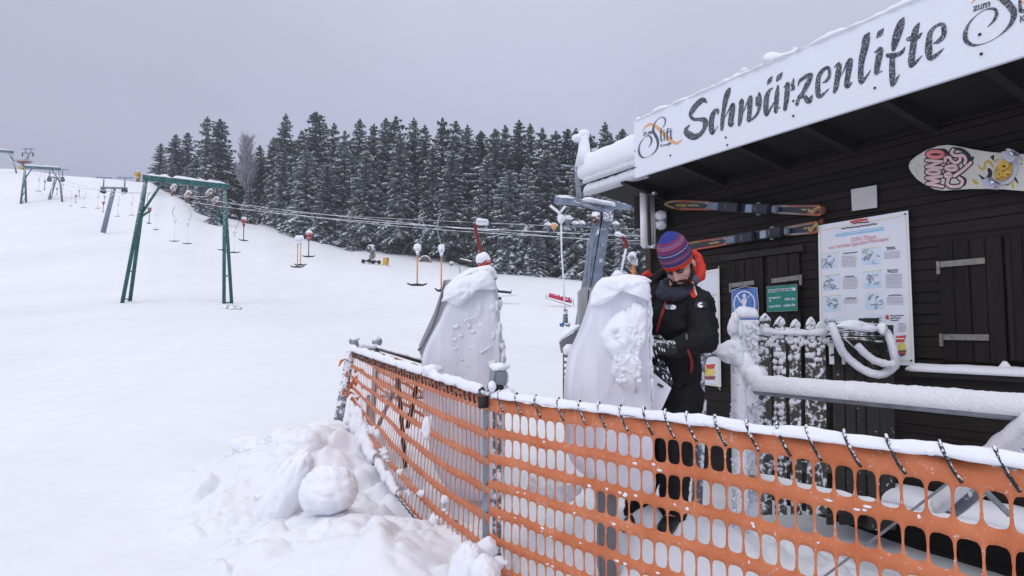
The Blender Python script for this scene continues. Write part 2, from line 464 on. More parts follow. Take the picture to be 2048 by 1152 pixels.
# trodden snow round the gates and banked up towards the hut
bump(1320, 1000, 3.95, .36, .5); bump(1080, 1000, 4.6, .2, .9); bump(1560, 1000, 4.1, .16, .45); bump(1680, 1000, 3.7, .12, .4); bump(893, 1000, 5.0, -.5, .32)
bump(930, 1000, 6.2, .15, 1.2)
for px, Z, hr, ha in ((640, 5.7, .85, 1.), (590, 4.9, .5, .8), (740, 4.5, .6, .75), (840, 4.1, .4, .6), (600, 4.2, .45, .5), (520, 6.5, .5, .6), (1180, 4.3, .7, .35), (1560, 4.0, .6, .5)):
    p = W(px, 900, Z); HEAP.append((p.x, p.y, hr, ha))
TRACKS = []
for pts, wd_, dp in (([(1180, 18), (820, 26), (470, 36), (160, 80), (60, 110)], .5, .05), ([(1240, 20), (900, 30), (560, 42), (220, 90)], .35, .03), ([(-100, 14), (160, 22), (330, 45), (420, 80)], .22, .035), ([(200, 13), (420, 24), (700, 50), (780, 78)], .25, .03), ([(220, 12.6), (445, 24), (715, 50), (790, 78)], .25, .03), ([(980, 12), (760, 20), (640, 48), (560, 95)], .3, .03)):
    q_ = [((px-1024)/F*Z, Z) for px, Z in pts]; TRACKS.append((q_, wd_, dp))
def track(x, y):
    z = 0.
    for q_, wd_, dp in TRACKS:
        for (ax, ay), (bx, by) in zip(q_, q_[1:]):
            if ay <= y < by:
                t = (y-ay)/(by-ay); t2 = t*t*(3-2*t)*.5+t*.5; cx = ax+(bx-ax)*t2; sl = abs(bx-ax)/(by-ay); d = (x-cx)/math.sqrt(1+sl*sl)
                if abs(d) < 4*wd_: z += dp*(-math.exp(-(d/wd_)**2)+.45*math.exp(-((abs(d)-1.6*wd_)/(.6*wd_))**2))
    return z
def Hg(x, y):
    px = 1024+F*x/max(y, 14.) if y > 14 else 1024+F*x/14.
    if px <= TAB[0][0]: z = _pchip(TAB[0][1], y)
    elif px >= TAB[-1][0]: z = _pchip(TAB[-1][1], y)
    else:
        i = 0
        while TAB[i+1][0] < px: i += 1
        t = (px-TAB[i][0])/(TAB[i+1][0]-TAB[i][0]); t = t*t*(3-2*t)*.5+t*.5
        z = _pchip(TAB[i][1], y)*(1-t)+_pchip(TAB[i+1][1], y)*t
    d = math.hypot(x, y)
    if 12 < y < 110: z += track(x, y)
    if d < 14:
        for bx, by, h, r in BUMPS:
            q = ((x-bx)**2+(y-by)**2)/(r*r)
            if q < 9: z += h*math.exp(-q)
    z += .05*noise.noise(Vector((x*.35, y*.35, 0)))*min(1, d/6)
    if d > 15: z += .0022*d*noise.noise(Vector((x*.06, y*.06, 4)))
    if d < 12:
        k = 1 if d < 9 else (12-d)/3
        rough = .25
        for bx, by, h, r in BUMPS:
            q = ((x-bx)**2+(y-by)**2)/(r*r)
            if q < 6: rough += math.exp(-q*.6)*.8
        rough = min(rough, 1.3)
        n1 = noise.noise(Vector((x*2.1, y*2.1, 1.5))); n2 = noise.noise(Vector((x*5.3, y*5.3, 7.5)))
        for hx, hy, hr, ha in HEAP:
            q = ((x-hx)**2+(y-hy)**2)/(hr*hr)
            if q < 2.2:
                mk = max(0., min(1., (1.9-q+.5*n1)))
                if mk > 0:
                    wx = x+.08*noise.noise(Vector((x*3, y*3, 4.))); wy = y+.08*noise.noise(Vector((x*3, y*3, 9.)))
                    d1, p1 = noise.voronoi(Vector((wx*3.1, wy*2.6, .3))); e1 = min(1., (d1[1]-d1[0])*2.4); r1 = .35+.9*abs(noise.noise(p1[0]*7.3))*2
                    d2, p2 = noise.voronoi(Vector((wx*8.5, wy*7.5, 5.3))); e2 = min(1., (d2[1]-d2[0])*2.2); r2 = .4+abs(noise.noise(p2[0]*5.3))*2
                    z += ha*mk*(.115*r1*(e1*(2-e1))+.030*r2*(e2*(2-e2))-.04)
                break
        z += k*rough*(.055*n1+.026*abs(n2)+.010*noise.noise(Vector((x*13, y*13, 2.))))
    return z
def make_ground():
    az = []
    a = -180.
    while a < 180: 
        az.append(a); a += .22 if -46 <= a <= 46 else (1.0 if -80 < a < 80 else 5.)
    rr = [.35]
    while rr[-1] < 3000: rr.append(rr[-1]*(1.006 if 3.2 < rr[-1] < 7.6 else 1.017 if 2 < rr[-1] < 9 else (1.03 if rr[-1] < 200 else 1.12)))
    vs = [(0, 0, Hg(0, 0))]; fs = []; n = len(az)
    for r in rr:
        for a in az:
            x = r*math.sin(R(a)); y = r*math.cos(R(a)); vs.append((x, y, Hg(x, y)))
    for i in range(n): fs.append((0, 1+(i+1) % n, 1+i))
    for j in range(len(rr)-1):
        for i in range(n):
            fs.append((1+j*n+i, 1+j*n+(i+1) % n, 1+(j+1)*n+(i+1) % n, 1+(j+1)*n+i))
    me = bpy.data.meshes.new('snow_ground'); me.from_pydata(vs, [], fs); me.materials.append(M_ground)
    me.polygons.foreach_set('use_smooth', [True]*len(me.polygons)); me.update()
    o = bpy.data.objects.new('snow_ground', me); COL.objects.link(o); tag(o, kind='structure')
    if me.polygons[50].normal.z < 0: me.flip_normals()
make_ground()
def G(px, Z):
    x = (px-1024)/F*Z
    for _ in range(3):
        z = Hg(x, Z); y = HOR-(z-CAMZ)*F/Z; x = W(px, y, Z).x
    return Vector((x, Z, Hg(x, Z)))

# ------------------------------------------------------------------ forest
def spruce(h, r, seed, snow=.5, levels=34, bare=.12, tw=1.):
    rnd = random.Random(seed)
    fol = MB(); tr = MB()
    tr.tube([(0, 0, -1.5), (0, 0, h*.3), (rnd.uniform(-.1, .1), 0, h*.7), (0, 0, h*.97)], [.26, .2, .11, .03], 7)
    z0 = h*bare; pw = rnd.uniform(.50, .66)
    for lv in range(levels):
        t = lv/(levels-1)
        z = z0+(h-z0)*(t**.95)
        ln0 = r*((1-t)**pw)*(.84+.16*hsh(lv*.37, seed, 2)*1.6)+.42*min(1, (1-t)*14)
        nb = max(7, int(8*(1-t)+7))
        ph0 = rnd.uniform(0, 6.28)
        for b in range(nb):
            ph = ph0+2*math.pi*b/nb+rnd.uniform(-.3, .3)
            sect = 1+.28*hsh(math.cos(ph)*1.3, math.sin(ph)*1.3, z*.22+seed*3.1)*1.5
            ln = ln0*rnd.uniform(.5, 1.2)*sect
            droop = rnd.uniform(.35, .75)*(1-.75*t)
            up = .18*t+.02+.35*max(0, t-.85)*4
            ca, sa = math.cos(ph), math.sin(ph)
            zz = z+rnd.uniform(-.7, .6)*min(1, (1-t)*6)
            nseg = max(2, int(ln/(.42*tw)))
            def P(u): return Vector((ca*ln*u, sa*ln*u, zz+up*ln*u-droop*ln*u*u*1.1+(.14*ln*max(0, u-.7)*2)))
            side = Vector((-sa, ca, 0))
            sn = rnd.random() < .35+snow*.65
            for k in range(nseg):
                u0 = (k+.15)/nseg; u1 = min(1.06, (k+1.3)/nseg)
                if u0 < .25 and nseg > 4 and rnd.random() < .5: continue
                p0, p1 = P(u0), P(u1)
                wd = (.27+.27*ln*(.55-abs(u0-.45)*.7))*rnd.uniform(.65, 1.25)*tw
                fol.mi = 0
                for sgn in (-1, 1):   # hanging side twigs: two narrow sprays each side
                    q = p0.lerp(p1, rnd.uniform(.3, .9))+side*sgn*wd*rnd.uniform(.7, 1.2)+Vector((0, 0, -rnd.uniform(.2, .7)*wd-.15))
                    fol.add([p0, p1, q], [(0, 1, 2)])
                    e_ = p0.lerp(p1, .5)+side*sgn*wd*.5
                    fol.add([p0.lerp(p1, .2), e_, e_+Vector((rnd.uniform(-.12, .12), rnd.uniform(-.12, .12), (-.35-.35*rnd.random())*tw))], [(0, 1, 2)])
                if sn and rnd.random() < .30+snow*.6:   # cushion of snow along the branch
                    fol.mi = 1; w2 = wd*rnd.uniform(.3, .75)+.05*snow; e = Vector((0, 0, .10))
                    a, b_ = p0+e, p1+e
                    mid = (a+b_)/2
                    fol.add([a, b_, mid+side*w2-Vector((0, 0, .10+.45*w2)), mid-side*w2-Vector((0, 0, .10+.45*w2)), mid+Vector((0, 0, .05))], [(0, 2, 4), (2, 1, 4), (1, 3, 4), (3, 0, 4)])
            tip = P(1.0); fol.mi = 1 if sn and rnd.random() < snow*.5 else 0
            fol.add([tip+Vector((0, 0, .05)), tip+Vector((ca*.3, sa*.3, -.22)), tip-side*.16-Vector((0, 0, .25)), tip+side*.16-Vector((0, 0, .25))], [(0, 2, 1), (0, 1, 3)])
    fol.mi = 0
    for k in range(12):
        a = k*1.26; zt = h*(.93+.06*rnd.random()); l_ = .2+.3*rnd.random()
        fol.add([(0, 0, zt+.45), (l_*math.cos(a), l_*math.sin(a), zt), (l_*.8*math.cos(a+.8), l_*.8*math.sin(a+.8), zt-.25)], [(0, 1, 2)])
    fol.add([(0, 0, h*1.015), (.1, 0, h*.96), (-.1, .05, h*.96)], [(0, 1, 2)])
    return fol, tr
PROTOS = []
for i, (h, r, sn, bare) in enumerate([(24, 4.4, .85, .05), (26, 4.0, .55, .09), (22, 3.7, .7, .04), (25, 4.4, 1.15, .03), (27, 3.8, .45, .12), (21, 3.6, .85, .05), (25, 4.2, .6, .16)]):
    fol, tr = spruce(h, r, 11+i*7, sn, int(h*(1.0 if i in (0, 3, 5) else 1.3)), bare, 1.5 if i in (0, 3, 5) else 1.1)
    root = bpy.data.objects.new('spruce_tree', None); COL.objects.link(root)
    tr.build('trunk', M_bark, root, smooth=True); fol.build('crown', [M_needle, M_twigsnow], root, smooth=False)
    PROTOS.append((root, h, False))
rt = random.Random(5)
used_p = set()
def put_tree(px, ytop, Z, k, label, group, zoff=-.4):
    root, h, _ = PROTOS[k]
    if k in used_p: o = copy_tree(root)
    else: o = root; used_p.add(k)
    g = G(px, Z); top = W(px, ytop, Z)
    H = max(7, top.z-g.z+.4)
    s = H/h; wd = s*rt.uniform(.9, 1.4)
    if H < 15: wd *= 1.15
    o.location = (top.x, Z, g.z+zoff); o.rotation_euler = (0, 0, rt.uniform(0, 6.28)); o.scale = (wd, wd, s)
    tag(o, label, 'tree', group)
    return o
# the silhouette of the wood, tree by tree: (column, top row, depth, kind)
front = [(322, 287, 132, 2, ), (352, 268, 131, 4), (376, 265, 134, 1), (415, 233, 118, 0), (440, 238, 120, 0), (398, 300, 122, 5), (455, 300, 124, 2), (520, 290, 122, 1), (548, 275, 121, 5), (572, 227, 113, 4), (604, 262, 112, 5), (633, 224, 110, 3), (614, 300, 106, 3),
         (668, 246, 110, 2), (690, 262, 108, 5), (655, 330, 106, 3), (720, 238, 109, 1), (748, 248, 108, 4), (772, 236, 107, 1), (792, 233, 108, 2), (733, 300, 104, 6), (800, 262, 103, 6), (828, 236, 106, 4), (850, 250, 105, 1), (885, 236, 104, 0), (866, 290, 101, 6), (912, 242, 104, 2), (935, 250, 102, 4), (905, 300, 99, 6),
         (962, 262, 102, 1), (990, 258, 100, 0), (1010, 250, 101, 2), (1038, 240, 99, 4), (1060, 247, 99, 1), (975, 310, 96, 6), (1085, 256, 98, 5), (1093, 300, 94, 6), (1112, 262, 97, 0), (1135, 258, 96, 1), (1152, 256, 96, 4), (1178, 268, 94, 2), (1210, 244, 94, 4), (1222, 270, 93, 5), (1245, 258, 92, 1), (1150, 330, 91, 0), (1225, 330, 90, 0), (1195, 350, 89, 3), (1275, 262, 91, 2), (1300, 280, 90, 0), (1055, 330, 93, 0), (1020, 340, 94, 3), (1340, 250, 90, 1), (1390, 260, 88, 2), (1450, 250, 88, 4)]
def ordn(n):
    return '%d%s' % (n, 'th' if 10 <= n % 100 <= 20 else {1: 'st', 2: 'nd', 3: 'rd'}.get(n % 10, 'th'))
order = sorted(range(len(front)), key=lambda i: front[i][0]); rank = {i: k+1 for k, i in enumerate(order)}
KIND = ['broad spruce with snowy drooping boughs', 'tall dark green spruce lightly dusted', 'slender frosted spruce', 'spruce heavily laden with bright snow', 'tall narrow spruce with a spiky top', 'short frosted young spruce', 'spruce with bare lower trunk and dark boughs']
for i, (px, yt, Z, k) in enumerate(front):
    put_tree(px, yt, Z, k, KIND[k]+', %s from left in the front row' % ordn(rank[i]), 'spruces along the front edge of the wood')
for row, (dz, y0) in enumerate(((8, 272), (17, 280))):
    nrow = 0
    px = 395+row*11
    while px < 1330:
        Zb = 122-(px-400)*.034+dz
        put_tree(px+rt.uniform(-6, 6), y0+rt.uniform(-8, 28)+(25 if px < 540 else 0), Zb, rt.choice([0, 1, 2, 4, 5, 6, 1, 4]), ('dark frosted spruce behind the front row, %s from left in the second row' % ordn(nrow+1)) if row == 0 else 'dark frosted spruce standing deep in the wood behind the second row', 'spruces deep in the wood'); nrow += 1
        px += rt.uniform(22, 34) if row == 0 else rt.uniform(30, 44)
# young trees and frosted shrubs at the foot of the slope edge
for px, yt, Z, k in [(345, 372, 127, 5), (372, 390, 118, 3), (402, 405, 108, 5), (430, 425, 100, 3), (500, 405, 112, 5), (640, 455, 104, 5), (706, 462, 102, 5), (780, 470, 103, 2), (1010, 470, 93, 5), (1075, 480, 91, 3), (1190, 470, 87, 5), (1245, 440, 86, 3)]:
    o = put_tree(px, yt, Z, k, None, 'young spruces at the edge of the slope', -.6)
    tag(o, 'low snowy young spruce %s' % {345: 'at the far left behind the green gantry', 372: 'behind the middle of the green gantry beam', 402: 'above the yellow snow gun', 430: 'behind the right leg of the green gantry', 500: 'above the snow mound right of the gantry', 640: 'above the red-headed tow bar', 706: 'above the snow cannon, left', 780: 'above the snow cannon, right', 1010: 'right of the big red tow bar', 1075: 'left of the hanging rope', 1190: 'behind the grey lift tower foot', 1245: 'between the lift tower and the hut'}[px], 'tree')
# one leafless tree
def bare_tree():
    g = G(495, 119); top = W(495, 255, 119); h = top.z-g.z
    root = thing('bare_tree', (top.x, 119, g.z-.3), 'leafless frosted, haze-grey tree between the broad twin spruces and the pointed spruce', 'tree')
    rnd = random.Random(3); t = MB(); c = MB()
    b = root.location
    t.tube([b, b+Vector((.2, 0, h*.4)), b+Vector((0, 0, h*.8))], [.25, .18, .06], 7)
    for i in range(150):
        z = h*rnd.uniform(.3, .85); a = rnd.uniform(0, 6.28); l = (h-z)*.34*rnd.uniform(.6, 1)+.5
        p = b+Vector((0, 0, z)); q = p+Vector((math.cos(a)*l*.5, math.sin(a)*l*.5, l*.8))
        c.tube([p, p.lerp(q, .5)+Vector((math.cos(a)*.3, math.sin(a)*.3, 0)), q], [.07, .05, .02], 4)
        for j in range(7):
            m = p.lerp(q, rnd.uniform(.3, 1)); a2 = a+rnd.uniform(-1.3, 1.3); l2 = rnd.uniform(.6, 1.6)
            c.tube([m, m+Vector((math.cos(a2)*l2*.6, math.sin(a2)*l2*.6, l2*.8))], [.045, .02], 3)
    t.build('trunk', M_bark, root); c.build('crown', plain('hazy_frosted_twigs', (.40, .40, .45), .9), root)  # frosted twigs, their colour lightened to stand for haze
bare_tree()

# ------------------------------------------------------------------ ski tow
def gantry(px0, y0, Z0, px1, y1, Z1, feetL, feetR, mat, r, label, detail=True):
    A = W(px0, y0, Z0); B = W(px1, y1, Z1)
    gl = W(feetL[0][0], feetL[0][1], Z0)
    root = thing('lift_gantry', (gl.x, gl.y, gl.z), label, 'lift gantry', 'green gantries of the ski tow')
    b = MB(); b.bar(A+(A-B).normalized()*r, B+(B-A).normalized()*r, r*1.5, r*1.7); b.build('crossbeam', mat, root)
    for top, feet, dz in ((A, feetL, Z0), (B, feetR, Z1)):
        for i, (fx, fy) in enumerate(feet):
            q = W(fx, fy, dz+(i-.5)*(.9 if len(feet) > 1 else 0)); q.z = min(q.z, Hg(q.x, q.y)+.05)-.1
            l = MB(); l.tube([top-Vector((0, 0, r*.6)), q], r*.62, 8); l.build('leg', mat, root)
        if len(feet) > 1:
            l = MB()
            for u in (.55, .75, .97):
                pa = top.lerp(W(feet[0][0], feet[0][1], dz-.45), u); pb = top.lerp(W(feet[1][0], feet[1][1], dz+.45), u)
                l.tube([pa, pb], r*.25, 6)
            l.build('rung', mat, root)
    d = (B-A)
    for s_, top, oth in ((1, A, B), (-1, B, A)):
        e = top+(oth-top)*.22; f = top+(W(feetL[0][0], feetL[0][1], Z0)-A if s_ == 1 else W(feetR[0][0], feetR[0][1], Z1)-B)*.33
        l = MB(); l.tube([e, f], r*.42, 8); l.build('brace', mat, root)
        if detail:
            l = MB(); l.tube([f, f+(oth-top).normalized()*.55+Vector((0, 0, .5))], r*.4, 8); l.build('bracket', mat, root)
    s = MB(); s.loaf([A+Vector((0, 0, r*.8)), B+Vector((0, 0, r*.8))], r*1.6, r*.9, px0, .9, .15, 7); s.build('snow', M_snow, root)
    return root, A, B
G1, A1, B1 = gantry(292, 356, 34, 449, 373, 36, [(244, 605), (259, 606)], [(448, 612), (464, 612)], M_green, .155, 'large dark green steel gantry on two splayed legs, nearest on the slope')
def roller(parent, c, sc_=1., mat=M_rust):
    m = MB(); d = (B1-A1).normalized(); f = Vector((-d.y, d.x, 0))
    m.bar(c+f*-.7*sc_, c+f*.7*sc_, .12*sc_, .16*sc_)
    for k in (-.55, -.2, .2, .55):
        p = c+f*k*sc_-Vector((0, 0, .16*sc_)); m.tube([p-d*.05, p+d*.05], .17*sc_, 10)
    m.build('roller_battery', mat, parent)
    s = MB(); s.loaf([c+f*-.7*sc_+Vector((0, 0, .07)), c+f*.7*sc_+Vector((0, 0, .07))], .3*sc_, .13*sc_, c.x, .5, .1, 7); s.build('snow', M_snow, parent)
RC = [A1.lerp(B1, .34)-Vector((0, 0, .42)), A1.lerp(B1, .52)-Vector((0, 0, .7)), A1.lerp(B1, .80)-Vector((0, 0, .45)), A1.lerp(B1, .88)-Vector((0, 0, .85))]
for c_ in RC: 
    roller(G1, c_, .9)
    hh = MB(); hh.tube([c_, Vector((c_.x, c_.y, A1.lerp(B1, .6).z))], .04, 6); hh.build('hanger', M_rust, G1)
# concrete footing
fb = MB(); g_ = G(461, 32.6); fb.blob(g_, (.55, .3, .17), 4, .25, flat=None); tag(fb.build('footing', frosted('weathered_concrete', (.33, .32, .29), .25, 4.)), 'weathered concrete footing in the snow at the right leg of the near green gantry', 'footing')
G2, A2, B2 = gantry(50, 334, 95, 118, 338, 97, [(40, 419), (53, 391)], [(127, 426)], M_greenf, .22, 'haze-paled green gantry further up the slope at the left', False)
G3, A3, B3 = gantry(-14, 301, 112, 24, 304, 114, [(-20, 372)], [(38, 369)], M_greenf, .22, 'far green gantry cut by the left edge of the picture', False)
def poletower(px, ytop, fx, fy, Z, arm, label, r=.28, mat=M_tower, arms=1):
    top = W(px, ytop, Z); ft = W(fx, fy, Z); ft.z = min(ft.z, Hg(ft.x, ft.y)); 
    root = thing('lift_pylon', ft, label, 'pylon', 'leaning pylons of the ski tow')
    m = MB(); m.tube([ft-Vector((0, 0, .4)), top], [r, r*.8], 8); m.build('mast', mat, root)
    m = MB(); w = arm
    m.bar(top+Vector((-w, 0, .05)), top+Vector((w, 0, -.05)), r*.7, r*.8); m.build('arm', mat, root)
    for sx in (-1, 1):
        m = MB(); e = top+Vector((sx*w*.8, 0, 0)); m.tube([e, e+Vector((0, 0, 1.2))], r*.3, 6); m.bar(e+Vector((-.9, 0, 1.2)), e+Vector((.9, 0, 1.15)), r*.45); m.build('stay', mat, root)
        m = MB(); m.tube([e-Vector((0, .2, .35)), e-Vector((0, -.2, .35))], .28, 10); m.bar(e, e-Vector((0, 0, .35)), .1); m.build('sheave', M_dark, root)
    return root
pt = poletower(228, 376, 204, 468, 75, 1.5, 'grey-blue leaning pylon with a T-shaped head left of the near gantry')
m_ = MB(); q_ = W(204, 470, 75); m_.blob(q_+Vector((0, -.3, 0)), (.75, .5, .22), 2); m_.build('snow_collar', M_snow, pt)
poletower(112, 355, 94, 411, 98, 1.2, 'pale slanting pylon beneath the second gantry', .24)
# double-headed pylon with a platform on the crest
def double_tee():
    Z = 124; b = W(52, 345, Z); root = thing('lift_pylon', (b.x, b.y, b.z-1), 'double-headed pylon with a yellow box and rusty platform on the crest', 'pylon', 'leaning pylons of the ski tow')
    m = MB(); m.tube([W(44, 350, Z), W(46, 322, Z)], .22, 6); m.tube([W(52, 325, Z), W(58, 306, Z)], .2, 6); m.build('mast', M_tower, root)
    m = MB(); m.bar(W(37, 324, Z), W(60, 322, Z), 1.6, .35); m.build('platform', M_rust, root)
    m = MB(); m.box(W(43, 337, Z), (.7, .7, 1.0), bev=.05); m.build('box', M_yellow, root)
    for y, x0, x1 in ((306, 44, 68), (298, 45, 68)):
        m = MB(); m.bar(W(x0, y, Z), W(x1, y, Z), .18); m.build('arm', M_tower, root)
    for x in (51, 62):
        m = MB(); m.tube([W(x, 306, Z), W(x, 298, Z)], .09, 5); m.build('stay', M_tower, root)
    for x in (45, 66):
        m = MB(); m.tube([W(x, 306, Z), W(x, 313, Z)], .12, 5); m.build('sheave', M_dark, root)
double_tee()
for px, yt, yb, lab in ((18, 328, 352, 'dark upright machine post on the crest at the far left'), (22, 322, 350, 'snow-topped dark post next to the far left gantry')):
    pass
# hauling cables: station pulley -> near gantry -> far gantries
ST = W(1300, 466, 16); ST2 = W(1300, 476, 15)
def cable(a, b, r, label, sag=.4, mat=None):
    P = []
    for i in range(25):
        t = i/24; p = a.lerp(b, t); p.z -= sag*4*t*(1-t); P.append(p)
    m = MB(); m.tube(P, r, 6); tag(m.build('haul_cable', mat or M_cable), label, 'cable', 'hauling cables of the tow')
M_cable = frosted('rimed_cable', (.22, .23, .25), .42, 1.5)
cable(W(1330, 474, 14.5), RC[1]-Vector((0, 0, .3)), .015, 'rime-covered hauling cable, upper one running left from beside the hut', .25)
cable(W(1330, 484, 14.5), RC[2]-Vector((0, 0, .3)), .010, 'rime-covered hauling cable, middle one running left from beside the hut', .35)
cable(W(1330, 492, 14.0), RC[0]-Vector((0, 0, .3)), .012, 'rime-covered hauling cable, lowest one running left from beside the hut', .15)
cable(W(1330, 460, 15.5), RC[3]-Vector((0, 0, .3)), .007, 'thin return cable above the hauling cables beside the hut', .1)
cable(RC[0]-Vector((0, 0, .2)), A2.lerp(B2, .3)-Vector((0, 0, .8)), .02, 'cable between the near green gantry and the second one, left strand', .8)
cable(RC[2]-Vector((0, 0, .2)), A2.lerp(B2, .75)-Vector((0, 0, .8)), .02, 'cable between the near green gantry and the second one, right strand', .8)
cable(A2.lerp(B2, .3)-Vector((0, 0, .8)), A3.lerp(B3, .6)-Vector((0, 0, .8)), .03, 'cable between the second and the far left gantry', .2)

# T-bar hangers
def tbar(hd, L_, w, headmat, polemat, arm=1, yaw=0., r=.12, thin=.022, tilt=0.):
    m0 = hd
    root = bpy.data.objects.new('tow_hanger', None); COL.objects.link(root)
    h = MB(); h.blob((0, 0, 0), (r, r*.75, r*1.05), hd_seed[0], .08, 14, 10); h.tube([(0, 0, -r*.7), (0, 0, -r*1.9)], [r*.5, r*.35], 8); h.build('spring_box', headmat, root)
    s = MB(); s.blob((0, 0, r*.55), (r*.95, r*.75, r*.65), hd_seed[0]+1, .2, 14, 8); s.build('snow_cap', M_snow, root)
    p = MB(); p.tube([(0, 0, -r*1.8), (0, 0, -L_)], thin, 8); p.build('pole', polemat, root)
    c = MB(); c.tube([(-w/2, 0, -L_+.03), (-w*.3, 0, -L_-.02), (0, 0, -L_-.01), (w*.3, 0, -L_-.02), (w/2, 0, -L_+.03)], [.02, .03, .045, .03, .02], 8); c.build('crossbar', M_dark, root)
    if arm:
        a = MB(); pts = curve([(0, 0, r), (.10*arm, 0, r+.15), (.22*arm, 0, r+.42), (.16*arm, 0, r+.72), (.02*arm, 0, r+.9)], 5)
        a.tube(pts, .018, 7); a.build('hanger_arm', M_steel, root)
    hd_seed[0] += 3
    return root
hd_seed = [1.]
def place(root, p, label, yaw=0., group='T-bar hangers of the ski tow', s=1.):
    root.location = p; root.rotation_euler = (0, 0, yaw); root.scale = (s, s, s)
    for ch in root.children: pass
    return tag(root, label, 'ski tow bar', group)
GR = M_rimew = frosted('rimed_grey_plastic', (.42, .43, .46), .7, 20.)
place(tbar(0, 1.15, .62, GR, M_polewood, 1, r=.12), W(835, 496, 21), 'rimed grey tow bar on an ochre pole, left of the pair above the left gate', .1)
place(tbar(0, 1.18, .62, GR, M_polewood, -1, r=.115), W(883, 498, 19), 'rimed grey tow bar on an ochre pole directly left of the gate top', 1.1)
o = place(tbar(0, 1.25, .62, GR, M_polewood, 0, r=.14), W(596, 478, 30), 'white-headed tow bar with pale pole, left of the red-headed one in mid-slope', .2)
place(tbar(0, 1.22, .6, GR, M_polewood, 0, r=.13), W(602, 477, 31), 'white-headed tow bar half behind its twin in mid-slope', 0)
place(tbar(0, 1.05, .6, M_red, M_dark, 1, r=.17), W(618, 469, 32), 'red-headed tow bar with dark pole in mid-slope below the trees', .1)
place(tbar(0, 1.1, .6, M_red, M_dark, -1, r=.17), W(488, 441, 37), 'red-headed tow bar just right of the near green gantry', 1.0)
place(tbar(0, 1.25, .75, GR, M_white, 1, r=.13), W(469, 463, 40), 'white tow bar just right of the gantry leg, lower crossbar', .1)
place(tbar(0, 1.5, .7, GR, M_white, 0, r=.11), W(447, 452, 42), 'thin white tow bar behind the right leg of the near gantry', .1)
place(tbar(0, 1.55, .75, GR, M_white, -1, r=.13), W(350, 441, 50), 'white tow bar seen through the near gantry, left one', .0)
place(tbar(0, 1.55, .75, GR, M_white, 1, r=.14), W(376, 446, 50), 'white tow bar seen through the near gantry, right one', .0)
place(tbar(0, 1.0, .4, M_red, M_dark, -1, r=.15), W(299, 417, 45), 'small red tow bar beside the left brace of the near gantry', 1.3)
place(tbar(0, 1.5, .6, GR, M_white, 0, r=.1), W(313, 427, 62), 'thin pale tow bar just inside the left leg of the near gantry', .0)
far = [(78, 356, 380, 100, 0, 'dark'), (90, 360, 381, 96, 1, 'dark'), (114, 375, 389, 88, 2, 'red'), (104, 372, 391, 90, 0, 'pale'), (142, 392, 410, 80, 0, 'pale'), (152, 389, 405, 82, 2, 'red'), (159, 379, 394, 88, 1, 'dark'), (168, 393, 413, 78, 0, 'pale'), (196, 391, 414, 74, 0, 'pale'), (207, 403, 424, 70, 2, 'red'), (209, 391, 405, 84, 1, 'dark'), (236, 406, 430, 66, 0, 'pale'), (264, 405, 428, 64, 0, 'pale'), (245, 377, 390, 100, 1, 'dark'), (66, 350, 362, 118, 1, 'dark'), (126, 366, 378, 104, 1, 'dark'), (99, 350, 366, 112, 1, 'dark')]
farp = {0: tbar(0, 1.6, .9, GR, M_white, 1, r=.16, thin=.05), 1: tbar(0, 1.3, .6, M_steelf, M_steel, -1, r=.2, thin=.05), 2: tbar(0, 1.4, .5, M_red, M_steel, 1, r=.22, thin=.05)}
seenk = set()
fo = sorted(far)
for i, (px, yt, yb, Z, k, w_) in enumerate(fo):
    o = farp[k] if k not in seenk else copy_tree(farp[k]); seenk.add(k)
    L_ = (yb-yt)*Z/F/1.55
    place(o, W(px, yt+2, Z), '%s distant tow bar on the upper slope, %s from the left' % ({'pale': 'pale rimed', 'dark': 'dark', 'red': 'small red-headed'}[w_], ordn(i+1)), (i*.7) % 1.2-.5, s=max(.6, L_))
# big red hanger in front of the wood
def red_hanger():
    Z = 12.5; hd = W(968, 524, Z)
    root = thing('tow_hanger', hd, 'large red and white tow hanger with a red arm, hanging above the left gate', 'ski tow bar', 'T-bar hangers of the ski tow')
    h = MB(); h.blob(hd, (.135, .11, .15), 3, .05, 18, 12); h.build('spring_box', M_red, root)
    s = MB(); s.blob(hd+Vector((-.02, -.02, .06)), (.14, .12, .12), 5, .2, 18, 10); s.build('snow_cap', M_snow, root)
    a = MB(); pts = [W(x, y, Z) for x, y in curve([(962, 441), (952, 452), (952, 463), (957, 485), (964, 510)], 5)]; a.tube(pts, .032, 8); a.build('hanger_arm', plain('dark_red_paint', (.20, .02, .018), .45), root)
    s = MB(); s.loaf([W(952, 444, Z), W(976, 443, Z)], .12, .07, 3, .5, .04, 7); s.tube([W(952, 447, Z), W(977, 446, Z)], .04, 8); s.build('cable_clamp', M_snowr, root)
    p = MB(); p.tube([W(971, 533, Z), W(973, 545, Z)], .03, 8); p.tube([W(973, 540, Z), W(980, 547, Z)], .035, 8)
    p.tube([W(974, 545, Z), W(985, 590, Z)], .012, 6); p.build('pole', M_dark, root)
    c = MB(); c.tube([W(985, 600, Z), W(1003, 596, Z)], [.05, .02], 8); c.tube([W(985, 590, Z), W(985, 601, Z)], .02, 6); c.build('crossbar', M_dark, root)
red_hanger()
